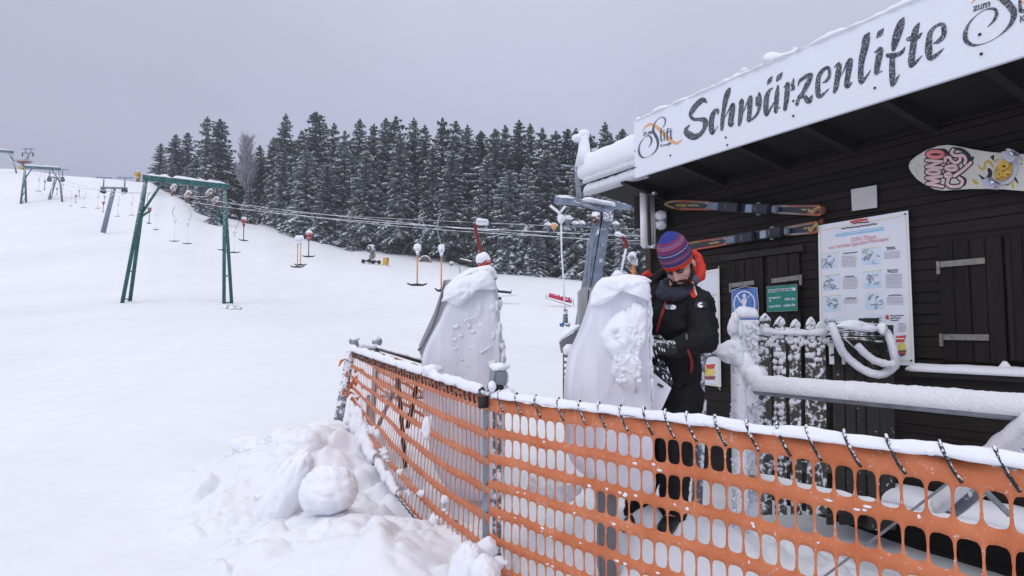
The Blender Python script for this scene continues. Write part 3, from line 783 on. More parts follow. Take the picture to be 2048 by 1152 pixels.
def right_hangers():
    Z = 12
    root = thing('tow_hanger', W(1250, 500, Z), 'tow hanger with a dark red hook and rimed rope ending behind the right gate', 'ski tow bar', 'T-bar hangers of the ski tow')
    a = MB(); a.tube([W(x, y, Z) for x, y in curve([(1244, 474), (1252, 484), (1253, 497)], 5)], .035, 8); a.build('hanger_arm', MATS['dark_red_paint'], root)
    p = MB(); p.tube([W(1253, 495, Z), W(1248, 515, Z), W(1242, 545, Z)], .022, 8, jit=.3); p.build('rope', M_snowr, root)
    s = MB(); s.blob(W(1236, 552, Z), (.11, .09, .1), 2, .3); s.loaf([W(1228, 470, Z), W(1250, 474, Z)], .16, .08, 9, .6, .04, 7); s.build('snow', M_snowr, root)
    Z = 10; hd = W(1265, 516, Z)
    root = thing('tow_hanger', hd, 'tow bar with round rimed head on a bright orange pole beside the worker', 'ski tow bar', 'T-bar hangers of the ski tow')
    h = MB(); h.tube([hd+Vector((-.02, -.06, 0)), hd+Vector((0, .06, 0))], .068, 18); h.tube([hd+Vector((.02, 0, -.02)), hd+Vector((.04, 0, -.12))], [.06, .04], 10); h.build('spring_box', GR, root)
    h = MB(); h.tube([hd+Vector((-.025, -.07, 0)), hd+Vector((-.02, -.055, 0))], .035, 14); h.build('hub_cap', M_panel, root)
    s = MB(); s.loaf([hd+Vector((-.05, 0, .045)), hd+Vector((.06, 0, .045))], .12, .05, 4, .4, .02, 7); s.build('snow_cap', M_snow, root)
    p = MB(); p.tube([W(1267, 528, Z), W(1267, 590, Z)], .03, 10); p.build('pole', plain('orange_pole', (.75, .25, .04), .4), root)
    p = MB(); p.tube([W(1260, 591, Z), W(1274, 591, Z)], .03, 8); p.build('crossbar', M_dark, root)
right_hangers()
def rope_hanger():
    Z = 11
    root = thing('tow_hanger', W(1124, 470, Z), 'long rimed rope hanging from a forked hook left of the lift tower', 'ski tow bar', 'T-bar hangers of the ski tow')
    a = MB(); a.tube([W(1100, 411, Z), W(1118, 425, Z), W(1122, 446, Z)], .022, 8, jit=.2); a.tube([W(1131, 412, Z), W(1120, 426, Z)], .02, 8, jit=.2); a.blob(W(1122, 438, Z), (.06, .05, .08), 3, .3); a.build('forked_hook', M_snowr, root)
    p = MB(); p.tube([W(1122, 446, Z), W(1123, 500, Z), W(1127, 560, Z), W(1130, 625, Z)], .014, 8, jit=.25); p.build('rope', M_snowr, root)
    e = MB(); e.tube([W(1131, 618, Z), W(1131, 645, Z)], [.035, .045], 10); e.tube([W(1122, 648, Z), W(1128, 650, Z)], .045, 10); e.tube([W(1131, 648, Z), W(1140, 650, Z)], .035, 8); e.build('handle', M_steelf, root)
    e = MB(); e.tube([W(1123, 646, Z-.05), W(1125, 652, Z-.05)], .04, 10); e.build('blue_grip', plain('blue_plastic', (.05, .2, .4), .4), root)
rope_hanger()
# wheels on the cable near the station
def sheave(px, y, Z, r, label, mat=None):
    c = W(px, y, Z); m = MB(); m.tube([c-Vector((0, .04, 0)), c+Vector((0, .04, 0))], r, 16); m.tube([c-Vector((0, .06, 0)), c+Vector((0, .06, 0))], r*.3, 10)
    root = thing('cable_wheel', c, label, 'pulley', 'guide wheels by the lift tower'); m.build('wheel', mat or M_steelf, root)
    s = MB(); pts = [c+Vector((math.cos(a)*r*1.02, 0, math.sin(a)*r*1.02)) for a in [R(x) for x in range(10, 175, 12)]]; s.tube(pts, .018, 7, jit=.4, jf=30); s.build('snow', M_snowr, root)
    s = MB(); s.bar(c+Vector((0, .05, 0)), c+Vector((0, .05, -r*2)), .04); s.build('fork', M_steel, root)
sheave(1096, 452, 13, .06, 'rimed guide wheel on the cable, leftmost of the row')
sheave(1108, 453, 13, .06, 'guide wheel with an orange rim beside the rope', MATS['faded_orange_paint'])
sheave(1137, 440, 13.5, .08, 'rimed guide wheel hanging under the crossarm, by the forked hook')
sheave(1151, 449, 14, .065, 'small rimed guide wheel between the rope and the lift tower, left one')
sheave(1164, 449, 14, .065, 'small rimed guide wheel between the rope and the lift tower, right one')
sheave(1232, 450, 14, .065, 'rimed guide wheel right of the lift tower')
# lift tower by the hut
def lift_tower():
    Z = 15
    b = W(1140, 735, Z); root = thing('lift_tower', (b.x, b.y, Hg(b.x, b.y)), 'blue-grey steel lift tower with a snowy head beside the hut', 'lift tower')
    u = (W(1216, 420, Z)-b); wv = Vector((1, 0, -.15)).normalized()
    m = MB(); w = .17
    for dx in (-w, w*.25):
        a0 = b+Vector((dx+w*.3, 0, -1)); a1 = W(1211, 415, Z)+Vector((dx*.8, 0, 0))
        m.bar(a0, a1, w*1.25 if dx > 0 else w*1.1, .3, up=Vector((0, 1, 0)))
    m.build('mast', M_tower, root)
    m = MB(); m.bar(W(1193, 415, Z)+Vector((0, -.16, 0)), b+Vector((-.02, -.17, -1)), .03, .02, up=Vector((0, 1, 0))); m.build('seam', M_steel, root)
    m = MB(); m.bar(W(1108, 400, Z), W(1262, 414, Z), .12, .14); m.bar(W(1110, 396, Z+.4), W(1255, 408, Z+.4), .08, .1); m.build('crossarm', M_tower, root)
    m = MB(); m.prism([W(1148, 404, Z-.3), W(1222, 424, Z-.3), W(1230, 414, Z+.5), W(1172, 403, Z+.5)], (0, 0, -.05)); m.build('head_plate', M_tower, root)
    m = MB(); m.loaf([W(1160, 404, Z-.1), W(1190, 409, Z), W(1226, 416, Z+.1)], .7, .10, 2, .25, .06, 9); m.build('snow', M_snow, root)
    m = MB(); m.loaf([W(1110, 396, Z), W(1150, 399, Z)], .14, .06, 7, .8, .05, 7); m.loaf([W(1232, 408, Z), W(1262, 410, Z)], .14, .05, 3, .8, .05, 7); m.build('snow_strip', M_snowr, root)
    m = MB(); m.tube([W(1149, 332, Z), W(1153, 345, Z), W(1158, 394, Z)], [.03, .045, .065], 8); m.tube([W(1122, 330, Z), W(1150, 334, Z)], .022, 8); m.build('stay_pole', M_steel, root)
    m = MB()
    for k in (0, 1): m.bar(W(1176+k*7, 480, Z-.4), W(1166+k*7, 600, Z-.4), .035)
    for k in range(7): m.bar(W(1175-k*1.6, 490+k*17, Z-.4), W(1184-k*1.6, 490+k*17, Z-.4), .025)
    m.build('ladder', M_steel, root)
    m = MB(); m.box(W(1216, 434, Z-.3), (.22, .1, .2)); m.build('junction_box', M_steelf, root)
    m = MB(); m.tube([W(1192, 425, Z-.35), W(1190, 445, Z-.35)], .09, 9); m.build('motor', M_rust, root)
lift_tower()

# ------------------------------------------------------------------ things on the piste
def snow_cannon(px, y, Z, label, s=1., yaw=0., col=None, parts=True):
    b = W(px, y, Z); b.z = Hg(b.x, b.y)
    root = bpy.data.objects.new('snow_gun', None); COL.objects.link(root); root.location = b; root.rotation_euler = (0, 0, yaw); root.scale = (s, s, s)
    tag(root, label, 'snow gun', 'snow guns on the slope')
    def bd(m, n, mat):
        me = m.build(n, mat); me.location = Vector((0, 0, 0)); 
        return me
    def mk(fn, n, mat):
        m = MB(); fn(m)
        me = bpy.data.meshes.new(n); me.from_pydata(m.v, [], m.f); me.materials.append(mat)
        for p, sm in zip(me.polygons, m.sm): p.use_smooth = sm
        o = bpy.data.objects.new(n, me); COL.objects.link(o); o.parent = root; return o
    mk(lambda m: m.tube([(.35, 0, 1.75), (-.45, 0, 2.0)], [.42, .5], 16), 'barrel', col or M_steelf)
    mk(lambda m: (m.tube([(-.46, 0, 2.0), (-.48, 0, 2.006)], .40, 16)), 'fan_opening', M_dark)
    mk(lambda m: m.tube([(-.49, 0, 2.0), (-.52, 0, 2.01)], .16, 12), 'nozzle_hub', M_steelf)
    mk(lambda m: (m.bar((0, 0, 0.4), (0, 0, 1.6), .16), m.box((.05, 0, .9), (.5, .5, .6), bev=.04)), 'stand', M_steel)
    mk(lambda m: m.box((.45, 0, 1.15), (.35, .5, .55), bev=.03), 'control_box', M_yellow)
    mk(lambda m: (m.bar((-1.1, -.5, .35), (1.1, -.5, .3), .12), m.bar((-1.1, .5, .35), (1.1, .5, .3), .12), m.bar((-1, -.5, .35), (-1, .5, .35), .1), m.bar((1, -.5, .3), (1, .5, .3), .1)), 'chassis', M_dark)
    for sx in (-.95, .95): mk(lambda m: (m.tube([(sx, -.62, .28), (sx, -.45, .28)], .28, 12), m.tube([(sx, .45, .28), (sx, .62, .28)], .28, 12)), 'wheel', M_dark)
    mk(lambda m: (m.blob((0, 0, 2.42), (.5, .35, .14), 3, .3), m.blob((0, 0, .5), (.8, .5, .13), 5, .3)), 'snow', M_snow)
    return root
snow_cannon(742, 553, 84, 'snow cannon with round fan on a small trailer, in mid-slope', .95, 1.05)
snow_cannon(396, 466, 112, 'yellow and black snow gun at the wood edge behind the near gantry', 1.05, .4, M_dark)
snow_cannon(275, 375, 127, 'small yellow snow gun on the crest left of the near gantry', 1., -.6, M_yellow)
def padbox():
    b = W(770, 555, 83); b.z = Hg(b.x, b.y); root = thing('hydrant_box', b, 'leaning yellow padded hydrant box beside the snow cannon', 'box')
    m = MB(); M = Matrix.Rotation(.12, 3, 'Y'); m.box(b+Vector((0, 0, .5)), (.55, .45, 1.15), M, .04); m.build('padding', M_yellow, root)
    m = MB(); m.box(b+Vector((.33, 0, .5)), (.14, .47, 1.1), M, .03); m.build('side_flap', plain('dull_yellow', (.40, .25, .05)), root)
    m = MB(); m.blob(b+Vector((.05, 0, 1.1)), (.3, .26, .08), 1, .3); m.blob(b+Vector((0, -.1, -.05)), (.7, .4, .12), 5, .3); m.build('snow', M_snow, root)
padbox()
def culvert():
    b = W(850, 512, 96); b.z = Hg(b.x, b.y); root = thing('tunnel_arch', b, 'half-buried straw-brown arch at the edge of the wood', 'arch')
    m = MB(); pts = [b+Vector((math.cos(a)*.8, 0, math.sin(a)*.85)) for a in [R(x) for x in range(0, 181, 12)]]
    m.tube(pts, .16, 8, jit=.2); m.build('rim', frosted('straw', (.22, .19, .13), .35, 8.), root)
    m = MB(); m.prism([p+Vector((0, .15, 0)) for p in pts], (0, .5, 0)); m.build('hollow', frosted('dark_hollow', (.10, .10, .07), .15, 8.), root)
culvert()
def small_things():
    m = MB(); a, b = W(985, 580, 45), W(1023, 584, 45)
    root = thing('pipe', (a+b)/2, 'dark pipe lying in the snow right of the left gate', 'pipe')
    m.tube([a, b], .14, 10); m.build('tube', M_dark, root); m = MB(); m.loaf([a+(b-a)*.25+Vector((0, -.05, .02)), b+Vector((0, -.05, .02))], .22, .16, 3, .7, .1, 7); m.blob(W(1008, 590, 44.6), (.75, .3, .1), 3, .3); m.build('snow', M_snow, root)
    Z = 44; a, b = W(1098, 588, Z), W(1140, 600, Z)
    root = thing('barrier_pad', (a+b)/2, 'red and white rolled barrier pad on a frame, lying on the piste', 'crash pad')
    m = MB(); m.tube([a, b], .21, 14, jit=.08, jf=8); m.build('roll', frosted('pink_red_fabric', (.62, .03, .10), .28, 5.), root)
    m = MB(); m.tube([b, b+(b-a)*.02+Vector((.1, 0, 0))], .22, 14); m.bar(W(1092, 596, Z), W(1142, 612, Z), .05); m.bar(W(1092, 589, Z), W(1092, 597, Z), .05); m.bar(W(1147, 598, Z), W(1147, 612, Z), .05); m.build('frame', M_steelf, root)
    m = MB(); m.loaf([a+Vector((0, -.05, .12)), b+Vector((0, -.05, .12))], .26, .1, 3, .9, .1, 7); m.build('snow', M_snow, root)
    Z = 40; root = thing('snow_lance', W(925, 560, Z), 'thin curved lance with a small frosted head on the slope behind the left gate', 'snow lance')
    m = MB(); m.tube([W(x, y, Z) for x, y in curve([(905, 526), (914, 527), (920, 540), (923, 575), (924, 600)], 5)], .03, 7); m.build('lance', M_steel, root)
    m = MB(); m.blob(W(903, 527, Z), (.14, .12, .14), 3, .3); m.build('head', M_steelf, root)
    Z = 88; m = MB(); m.tube([W(918, 519, Z), W(946, 525, Z)], .2, 8); root = thing('log', W(932, 521, Z), 'snow-topped log lying at the foot of the trees', 'log'); m.build('trunk', M_bark, root); m = MB(); m.loaf([W(919, 518, Z), W(945, 524, Z)], .5, .16, 2, .7, .2, 7); m.build('snow', M_snow, root)
small_things()

# ------------------------------------------------------------------ the hut
DW = (W0-Vector((0, 0, 0))).dot(-UN)
OFS = DW*(1-.186/.2128)                     # sign plane in front of the wall
S_L = sz(1299, 500, 0)[0]; S_R = sz(2048, 500, 0)[0]+2.2
Z_TOP = sz(1360, 383, 0)[1]
sgl = (sz(1275, 355, OFS)[0]+sz(1262, 243, OFS)[0])/2
sgb = (sz(1275, 355, OFS)[1]+sz(2048, 112, OFS)[1])/2
sgt = (sz(1262, 243, OFS)[1]+sz(1830, 0, OFS)[1])/2
S_ROOF = sz(1158, 330, OFS)[0]
SL = -.17                                   # roof falls towards the back
hut = thing('ski_hut', HP(S_L, 0, -.5), 'dark wooden lift hut with a deep snowy roof overhang on the right', 'hut')
MAT3 = Matrix((US, UN, Vector((0, 0, 1)))).transposed()
def hbox(m, s0, s1, o0, o1, z0, z1, bev=0):
    m.box(HP((s0+s1)/2, (o0+o1)/2, (z0+z1)/2), (abs(s1-s0), abs(o1-o0), abs(z1-z0)), MAT3, bev)
m = MB(); hbox(m, S_L+.02, S_R, -3.2, -.03, -.9, Z_TOP+.02)
z = -.9
rw = random.Random(2)
while z < Z_TOP:
    h = .148; j = rw.uniform(-.003, .003)
    p = [HP(S_L, -.03, z), HP(S_L, .004+j, z), HP(S_L, -.005+j, z+h), HP(S_L, -.03, z+h)]
    m.prism(p, US*(S_R-S_L)); z += h+.004
recalc(m.build('wall', M_wall, hut))
m = MB(); hbox(m, S_L-.035, S_L+.05, -.05, .03, -.9, Z_TOP); m.build('corner_post', plain('brown_timber', (.05, .035, .025), .7, nscale=8), hut)
# roof
def zr(off, z0=sgb+.07): return z0+SL*(OFS-off)
def slab(m, s0, s1, o0, o1, za, zb):
    P = [HP(s0, o0, zr(o0)+za), HP(s0, o1, zr(o1)+za), HP(s0, o1, zr(o1)+zb), HP(s0, o0, zr(o0)+zb)]
    m.prism(P, US*(s1-s0))
m = MB(); slab(m, S_ROOF+.03, S_R+.5, -3.5, OFS-.06, .0, .12); recalc(m.build('roof', M_soffit, hut))
for i, (px, py) in enumerate([(1245, 352), (1356, 328), (1475, 291), (1607, 251), (1767, 200), (1975, 136)]):
    s_ = sz(px, py, OFS-.03)[0]
    m = MB(); P = [HP(s_-.03, -.1, zr(-.1)-.10), HP(s_-.03, OFS-.03, zr(OFS)-.075), HP(s_-.03, OFS-.03, zr(OFS)-.002), HP(s_-.03, -.1, zr(-.1)-.002)]
    m.prism(P, US*.06); recalc(m.build('rafter', M_rafter, hut))
# stacked fascia boards, rimed over
for k, (z0, z1, o) in enumerate(((sgb+.02, sgb+.13, -.085), (sgb+.135, sgb+.245, -.072), (sgb+.25, sgb+.33, -.09))):
    m = MB()
    P = resample([HP(S_ROOF+.01*k, OFS+o, (z0+z1)/2), HP(sgl+.05, OFS+o, (z0+z1)/2)], .05)
    m.loaf([HP(S_ROOF+.01*k, OFS+o, z0), HP(sgl-.004, OFS+o, z0)], .12, (z1-z0), k*3., .10, .03, 9, freq=9)
    m.build('fascia_board', (plain('rimed_fascia', (.74, .76, .82), .8, var=.12, nscale=60, bump=.6, bdist=.01) if k == 0 else MATS['rimed_fascia']), hut)
m = MB(); hbox(m, S_ROOF+.03, sgl-.002, OFS-.2, OFS-.075, sgb+.03, sgb+.40, .01); m.build('fascia_backing', MATS['rimed_fascia'], hut)
def roofsnow():
    m = MB(); s0, s1 = S_ROOF-.03, S_R+.4; n = 90; prof = []
    rings = []
    for i in range(n+1):
        t = (i/n)**1.4; s_ = s0+(s1-s0)*t
        e = min(1, (s_-s0)/.05+.25); e = math.sqrt(1-(1-e)**2)
        T = (.30+.03*hsh(s_*2, 1, 1)+.02*hsh(s_*7, 2, 1))*e
        zb = lambda o: zr(o)+.13
        cross = [(OFS-.15, 0), (OFS-.01, .02), (OFS+.005, .3), (OFS-.005, .62), (OFS-.04, .86), (OFS-.12, .98), (OFS-.3, 1.02), (OFS-1, 1.1), (-1.8, 1.1), (-3.3, 1.1), (-3.5, .8), (-3.5, 0)]
        ring = []
        for k, (o_, h_) in enumerate(cross):
            o2 = o_+(.02*hsh(s_*6, k, 4) if k < 6 else 0)
            if s_ > sgl-.05 and k < 6: o2 = min(o2, OFS-.05)
            ring.append(HP(s_, o2, zb(o_)+T*h_+(.015*hsh(s_*5, o_*3, 2) if h_ > .3 else 0)))
        rings.append(ring)
    k = len(cross); vs = [v for r_ in rings for v in r_]; fs = []
    for i in range(n):
        for j in range(k): fs.append((i*k+j, i*k+(j+1) % k, (i+1)*k+(j+1) % k, (i+1)*k+j))
    fs += [tuple(range(k)), tuple(range(n*k, (n+1)*k))[::-1]]
    m.add(vs, fs, True)
    # mushroom of snow on the roof corner
    b = on(1168, 292, OFS-.06)
    m.tube([b-Vector((0, 0, .22)), b-Vector((0, 0, .05)), b+Vector((0, 0, .06)), b+Vector((.0, 0, .12))], [.10, .07, .055, .05], 12, jit=.1)
    m.blob(b+Vector((0, 0, .13)), (.062, .06, .055), 2, .15); m.blob(b+Vector((-.075, 0, .09)), (.06, .06, .042), 3, .15)
    o = m.build('roof_snow', M_snow, hut); recalc(o)
roofsnow()
# windows with shutters
def shutter(px0, px1, yt0, yb0, straps, nm='shutter', off=.012):
    s0, zt = sz(px0, yt0, 0); s1 = sz(px1, yt0, 0)[0]; zb = sz(px0, yb0, 0)[1]
    m = MB(); n = max(2, int(round((s1-s0)/.10)))
    for i in range(n):
        a = s0+(s1-s0)*i/n; b = s0+(s1-s0)*(i+1)/n
        hbox(m, a+.002, b-.002, 0, off+.014+.003*(i % 2), zb, zt, .003)
    sh = m.build(nm, M_shut, hut)
    for (hx0, hy0, hx1, hy1, side) in straps:
        m = MB(); a = on(hx0, hy0, off+.03); b = on(hx1, hy1, off+.03); m.bar(a, b, .005, .038)
        e = a if side < 0 else b; m.box(e+US*side*.015-Vector((0, 0, .02)), (.022, .012, .085), MAT3, .002)
        for t in (.2, .5, .8):
            q = a.lerp(b, t)+UN*.004; m.tube([q, q+UN*.003], .005, 6)
        hp = m.build('hinge', M_hinge, sh); hp.location = Vector((0, 0, 0)); 
    return sh
shutter(1458, 1530, 524, 780, [(1463, 571, 1508, 565, -1)])
shutter(1538, 1603, 514, 780, [(1543, 562, 1598, 555, 1)])
m = MB()
s0 = sz(1452, 520, 0)[0]; s1 = sz(1610, 520, 0)[0]; zt = sz(1452, 522, 0)[1]
hbox(m, s0-.03, s1+.01, 0, .03, zt, zt+.05); m.build('window_head', M_rafter, hut)
shutter(1879, 2008, 487, 722, [(1881, 529, 1970, 521, -1), (1887, 674, 1978, 675, -1)])
shutter(2012, 2300, 475, 722, [])
s0, z0 = sz(1828, 737, .0); m = MB(); hbox(m, s0, S_R, 0, .13, z0-.045, z0-.01); m.build('window_sill', M_rafter, hut)
m = MB(); m.loaf([HP(s0, .07, z0-.012), HP(S_R-.5, .07, z0-.012)], .15, .055, 4, .12, .04, 9); m.loaf([HP(sz(2005, 700, 0)[0], .05, z0), HP(sz(2030, 700, 0)[0], .05, z0)], .06, .09, 1, .2, .02, 7); m.build('sill_snow', M_snow, hut)
m = MB(); hbox(m, s0+.05, S_R, -.0, .06, z0-.18, z0-.05); m.build('counter_board', M_rafter, hut)
# ledge with snow near the ground
s0, z0 = sz(1660, 975, .12); m = MB(); hbox(m, s0, S_R, .0, .30, -.09, -.04); m.build('bench_board', M_rafter, hut)
m = MB(); m.loaf([HP(s0, .16, -.045), HP(S_R-.3, .16, -.045)], .32, .11, 8, .15, .06, 11); m.build('bench_snow', M_snow, hut)
m = MB(); m.box(on(1276, 425, .2), (.07, .04, .34), MAT3); m.build('wind_board', M_soffit, hut)

# ------------------------------------------------------------------ name board
signo = thing('name_board', HP(sgl, OFS, sgb), 'long white snow-crusted sign reading Schwärzenlifte along the hut roof edge', 'sign')
S_SR = sz(2048, 100, OFS)[0]+.75
m = MB(); hbox(m, sgl, S_SR, OFS-.03, OFS, sgb, sgt, .004); m.build('board', M_sign, signo)
m = MB(); m.loaf([HP(sgl+.01, OFS-.02, sgt-.01), HP(S_SR-.02, OFS-.02, sgt-.01)], .07, .028, 3, 1.0, .02, 7, freq=9)
m.blob(on(1545, 118, OFS-.02), (.075, .045, .05), 4, .2); m.blob(on(1488, 140, OFS-.02), (.03, .03, .016), 6, .2); m.blob(on(1590, 100, OFS-.02), (.02, .02, .02), 7, .2)
m.build('snow_crest', M_snow, signo)
STR = {
 0: (1360, 140, 7.2, [
  [(375,460,40),(330,430,72),(250,490,80),(180,580,75),(150,650,52),(190,705,50),(280,712,52),(350,722,80),(366,775,80),(345,850,60),(290,925,62),(200,962,95),(115,920,105),(85,860,60),(140,790,12)],
  [(545,640,15),(545,580,42),(505,590,60),(470,650,72),(452,740,75),(452,850,80),(465,905,60),(510,860,14),(545,815,12)],
  [(715,265,30),(690,320,75),(655,430,75),(632,560,60),(612,700,60),(605,800,55),(600,860,40)], [(620,730,10),(680,620,15),(730,530,36),(765,490,45),(757,560,75),(738,680,80),(728,790,70),(775,765,12)],
  [(845,490,15),(890,430,45),(885,500,70),(875,620,70),(862,720,62),(850,790,42)], [(870,700,12),(930,560,14),(990,410,26),(1020,385,40),(1008,470,75),(1000,600,66),(990,720,66)], [(985,745,20),(1060,690,32),(1120,610,38),(1150,480,55),(1142,360,50),(1140,330,25)], [(1105,400,40),(1112,500,55)]]),
 1: (1520, 90, 7.2, [
  [(185,620,15),(140,650,40),(100,730,70),(87,830,75),(85,940,75),(92,1010,46),(150,920,32),(205,820,22)], [(260,590,30),(245,700,65),(235,820,68),(225,960,55)], [(225,930,30),(290,895,10)], [(178,445,6),(140,510,58),(105,570,16)], [(322,390,8),(275,460,68),(240,518,22)],
  [(345,610,16),(400,550,46),(392,650,74),(380,780,72),(358,925,55)], [(485,485,16),(468,570,46),(480,620,48),(455,648,26)],
  [(548,590,12),(570,520,38),(650,460,58),(735,420,46),(722,480,56),(672,580,72),(622,680,55),(560,760,50),(528,855,48)], [(560,745,46),(640,745,62),(700,805,86),(755,720,12)],
  [(900,548,10),(960,510,48),(1000,430,48),(985,330,50),(920,350,52),(852,440,66),(832,560,74),(832,680,80),(850,745,56),(920,700,38),(992,628,10)],
  [(1070,320,16),(1140,270,54),(1132,370,84),(1110,500,80),(1092,610,74),(1070,675,50)], [(1130,500,10),(1195,390,14),(1262,250,46),(1310,205,46),(1292,300,82),(1262,450,78),(1252,595,72),(1325,535,14)]]),
 2: (1700, 20, 7.2, [
  [(272,335,36),(235,410,108),(210,550,104),(172,700,92),(155,850,80),(155,1000,84),(165,1048,46),(230,970,36),(298,862,10)],
  [(350,615,12),(440,555,62),(425,640,94),(400,760,90),(378,905,70)], [(390,900,40),(470,878,10)], [(484,262,8),(432,335,78),(388,395,24)],
  [(768,118,36),(732,205,108),(680,350,118),(642,480,98),(622,570,56)], [(612,650,70),(605,800,84),(608,950,90),(605,1085,48),(660,1010,42),(712,928,10)], [(545,655,70),(620,655,70),(700,635,66),(762,590,46),(790,528,10)],
  [(1002,180,14),(960,255,76),(930,350,100),(915,480,95),(895,620,98),(880,760,98),(875,812,46),(940,760,46),(1038,655,10)], [(835,418,60),(920,400,70),(980,382,66),(1035,328,14)],
  [(1200,482,12),(1270,452,56),(1345,370,70),(1352,270,78),(1330,205,56),(1235,232,38),(1155,330,68),(1135,470,98),(1132,600,108),(1150,700,66),(1240,650,56),(1352,552,10)]])}
m = MB(); kk = 0
for o_, (ox, oy, f_, sts) in STR.items():
    for st in sts:
        kk += 1; e = .0022+.0002*(kk % 9)
        ribbon_px(m, st, lambda x, y: on(ox+x/f_, oy+y/f_, OFS+e), 7)
m.build('lettering', M_letter, signo)
def emblem(parts, name, ox, oy, f_, mat, base=.003):
    m = MB()
    for i, st in enumerate(parts):
        ribbon_px(m, st, lambda x, y: on(ox+x/f_, oy+y/f_, OFS+base+.0003*i), 7)
    m.build(name, mat, signo)
M_letter2 = plain('worn_blue_black_paint', (.13, .14, .2), .6, nscale=120, var=.45)
emblem([[(235,600,4),(300,510,36),(400,465,46),(510,520,60),(600,600,70),(700,700,70),(800,790,60),(880,830,50),(950,800,32),(1010,750,4)]], 'emblem_swoosh', 1260, 200, 9.6, M_orangel, .0022)
emblem([[(350,910,4),(400,830,20),(410,750,34),(370,690,26),(300,705,6),(220,790,12),(172,900,22),(172,1010,38),(220,1090,36),(290,1105,9),(400,1060,8),(500,960,24),(532,860,38),(522,750,54),(470,650,54),(442,580,42),(455,490,24),(510,390,10),(600,330,12),(668,360,24),(670,450,18),(620,535,6)],
        [(598,545,14),(590,660,24),(596,780,22),(622,770,10)], [(570,620,12),(632,600,12)], [(652,620,22),(655,770,22)], [(650,580,14),(656,574,14)], [(745,548,14),(718,560,20),(710,640,24),(712,770,22)], [(690,625,12),(748,605,12)], [(778,545,14),(778,640,24),(784,740,22),(806,728,10)], [(756,612,12),(808,596,12)]], 'emblem_letters', 1260, 200, 9.6, M_letter2, .0045)
def signtext(body, x, y, size, ox, oy, f_, name, mat, bold=0, slope=-.30, shear=0.2):
    vs, fs = text2d(body, size, shear, bold); mm = MB()
    mm.add([on(ox+(x+a)/f_, oy+(y-b+a*slope)/f_, OFS+.004) for a, b in vs], fs); mm.build(name, mat, signo)
signtext('ZUM', 245, 690, 90, 1260, 200, 9.6, 'emblem_caption', M_letter2, 2, -.25, 0)
signtext('Kneipe', 580, 905, 75, 1260, 200, 9.6, 'emblem_caption', M_letter2, 1, -.25, 0)
emblem([[(735,345,6),(810,270,28),(852,180,46),(822,115,40),(720,120,14),(600,190,9),(500,300,24),(452,420,56),(462,520,66),(540,575,40),(640,570,12),(760,530,8),(880,460,9),(1000,350,38),(1058,250,64),(1070,150,95),(1010,60,100),(930,-20,100),(910,-90,60),(960,-180,14)],
        [(1150,10,40),(1160,140,50),(1210,130,40)], [(1250,-60,50),(1260,120,50)], [(1340,-90,50),(1350,90,50)]], 'emblem_letters', 1860, 0, 6.4, M_letter, .003)
emblem([[(520,45,4),(560,10,26),(600,-30,40),(760,-60,60),(900,0,40)], [(1180,20,20),(1280,60,60),(1500,120,50)]], 'emblem_swoosh', 1860, 0, 6.4, M_orangel, .0012)
signtext('zum', 550, 145, 130, 1860, 0, 6.4, 'emblem_caption', MATS['frosted_black_paint'], 4, -.30, .1)
signtext('Kneipe', 1145, 290, 120, 1860, 0, 6.4, 'emblem_caption', M_letter2, 3, -.30, 0)
for px, py in [(1339, 287), (1341, 311), (1452, 275), (1455, 290), (1587, 202), (1587, 232), (1750, 176), (1960, 69), (1963, 108), (1270, 302), (1272, 335)]:
    m = MB(); c = on(px, py, OFS+.001); m.tube([c, c+UN*.006], .0085 if px > 1300 else .006, 8); m.build('screw', M_dark, signo)

# ------------------------------------------------------------------ sheets on the wall
def sheet(name, mat, corners, label, cat, off=.022, thick=.006, parent=None):
    P = [on(x, y, off) for x, y in corners]
    r_ = thing(name, P[0], label, cat)
    m = MB(); m.prism([p-UN*thick for p in P], UN*thick); o = m.build('panel', mat, r_); recalc(o)
    return r_
def pmat(n, c, r=.4): return plain(n, c, r, var=.04)
M_pk = pmat('faded_pink_ink', (.72, .42, .45)); M_pb = pmat('light_blue_ink', (.30, .58, .80)); M_py = pmat('pale_yellow_ink', (.72, .68, .42)); M_pkk = pmat('black_ink', (.08, .08, .09))
M_pg = pmat('grey_ink', (.50, .50, .54)); M_pr = pmat('red_ink', (.62, .08, .08)); M_pyy = pmat('yellow_ink', (.75, .62, .18)); M_plb = pmat('pale_blue_ink', (.55, .72, .86)); M_pi = pmat('outline_ink', (.28, .28, .31))
# big rules poster
po = sheet('rules_poster', M_paper, [(1636, 451), (1816, 421), (1829, 731), (1641, 728)], 'large white poster with rows of small ski drawings right of the skis', 'poster', .03, .004)
class Draw:
    def __init__(s, root, ox, oy, f, off): s.r = root; s.ox = ox; s.oy = oy; s.f = f; s.off = off; s.k = 0
    def pr(s, e): return lambda x, y: on(s.ox+x/s.f, s.oy+y/s.f, s.off+e)
    def strokes(s, sts, name, mat, e=.0016, k=3):
        m = MB()
        for st in sts:
            s.k += 1; ee = e+.00008*(s.k % 12); pr = s.pr(ee); ribbon_px(m, st, pr, k)
        return m.build(name, mat, s.r)
    def poly(s, P, name, mat, e=.0012):
        m = MB(); pr = s.pr(e)
        for p in P: m.add([pr(x, y) for x, y in p], [tuple(range(len(p)))])
        return m.build(name, mat, s.r)
    def text(s, body, x, y, size, slope, name, mat, e=.0035, bold=0, shear=0, sx=1.):
        vs, fs = text2d(body, size, shear, bold); m = MB(); pr = s.pr(e)
        m.add([pr(x+a*sx, y-b+a*sx*slope) for a, b in vs], fs); return m.build(name, mat, s.r)
D = Draw(po, 1600, 400, 3.388, .03)
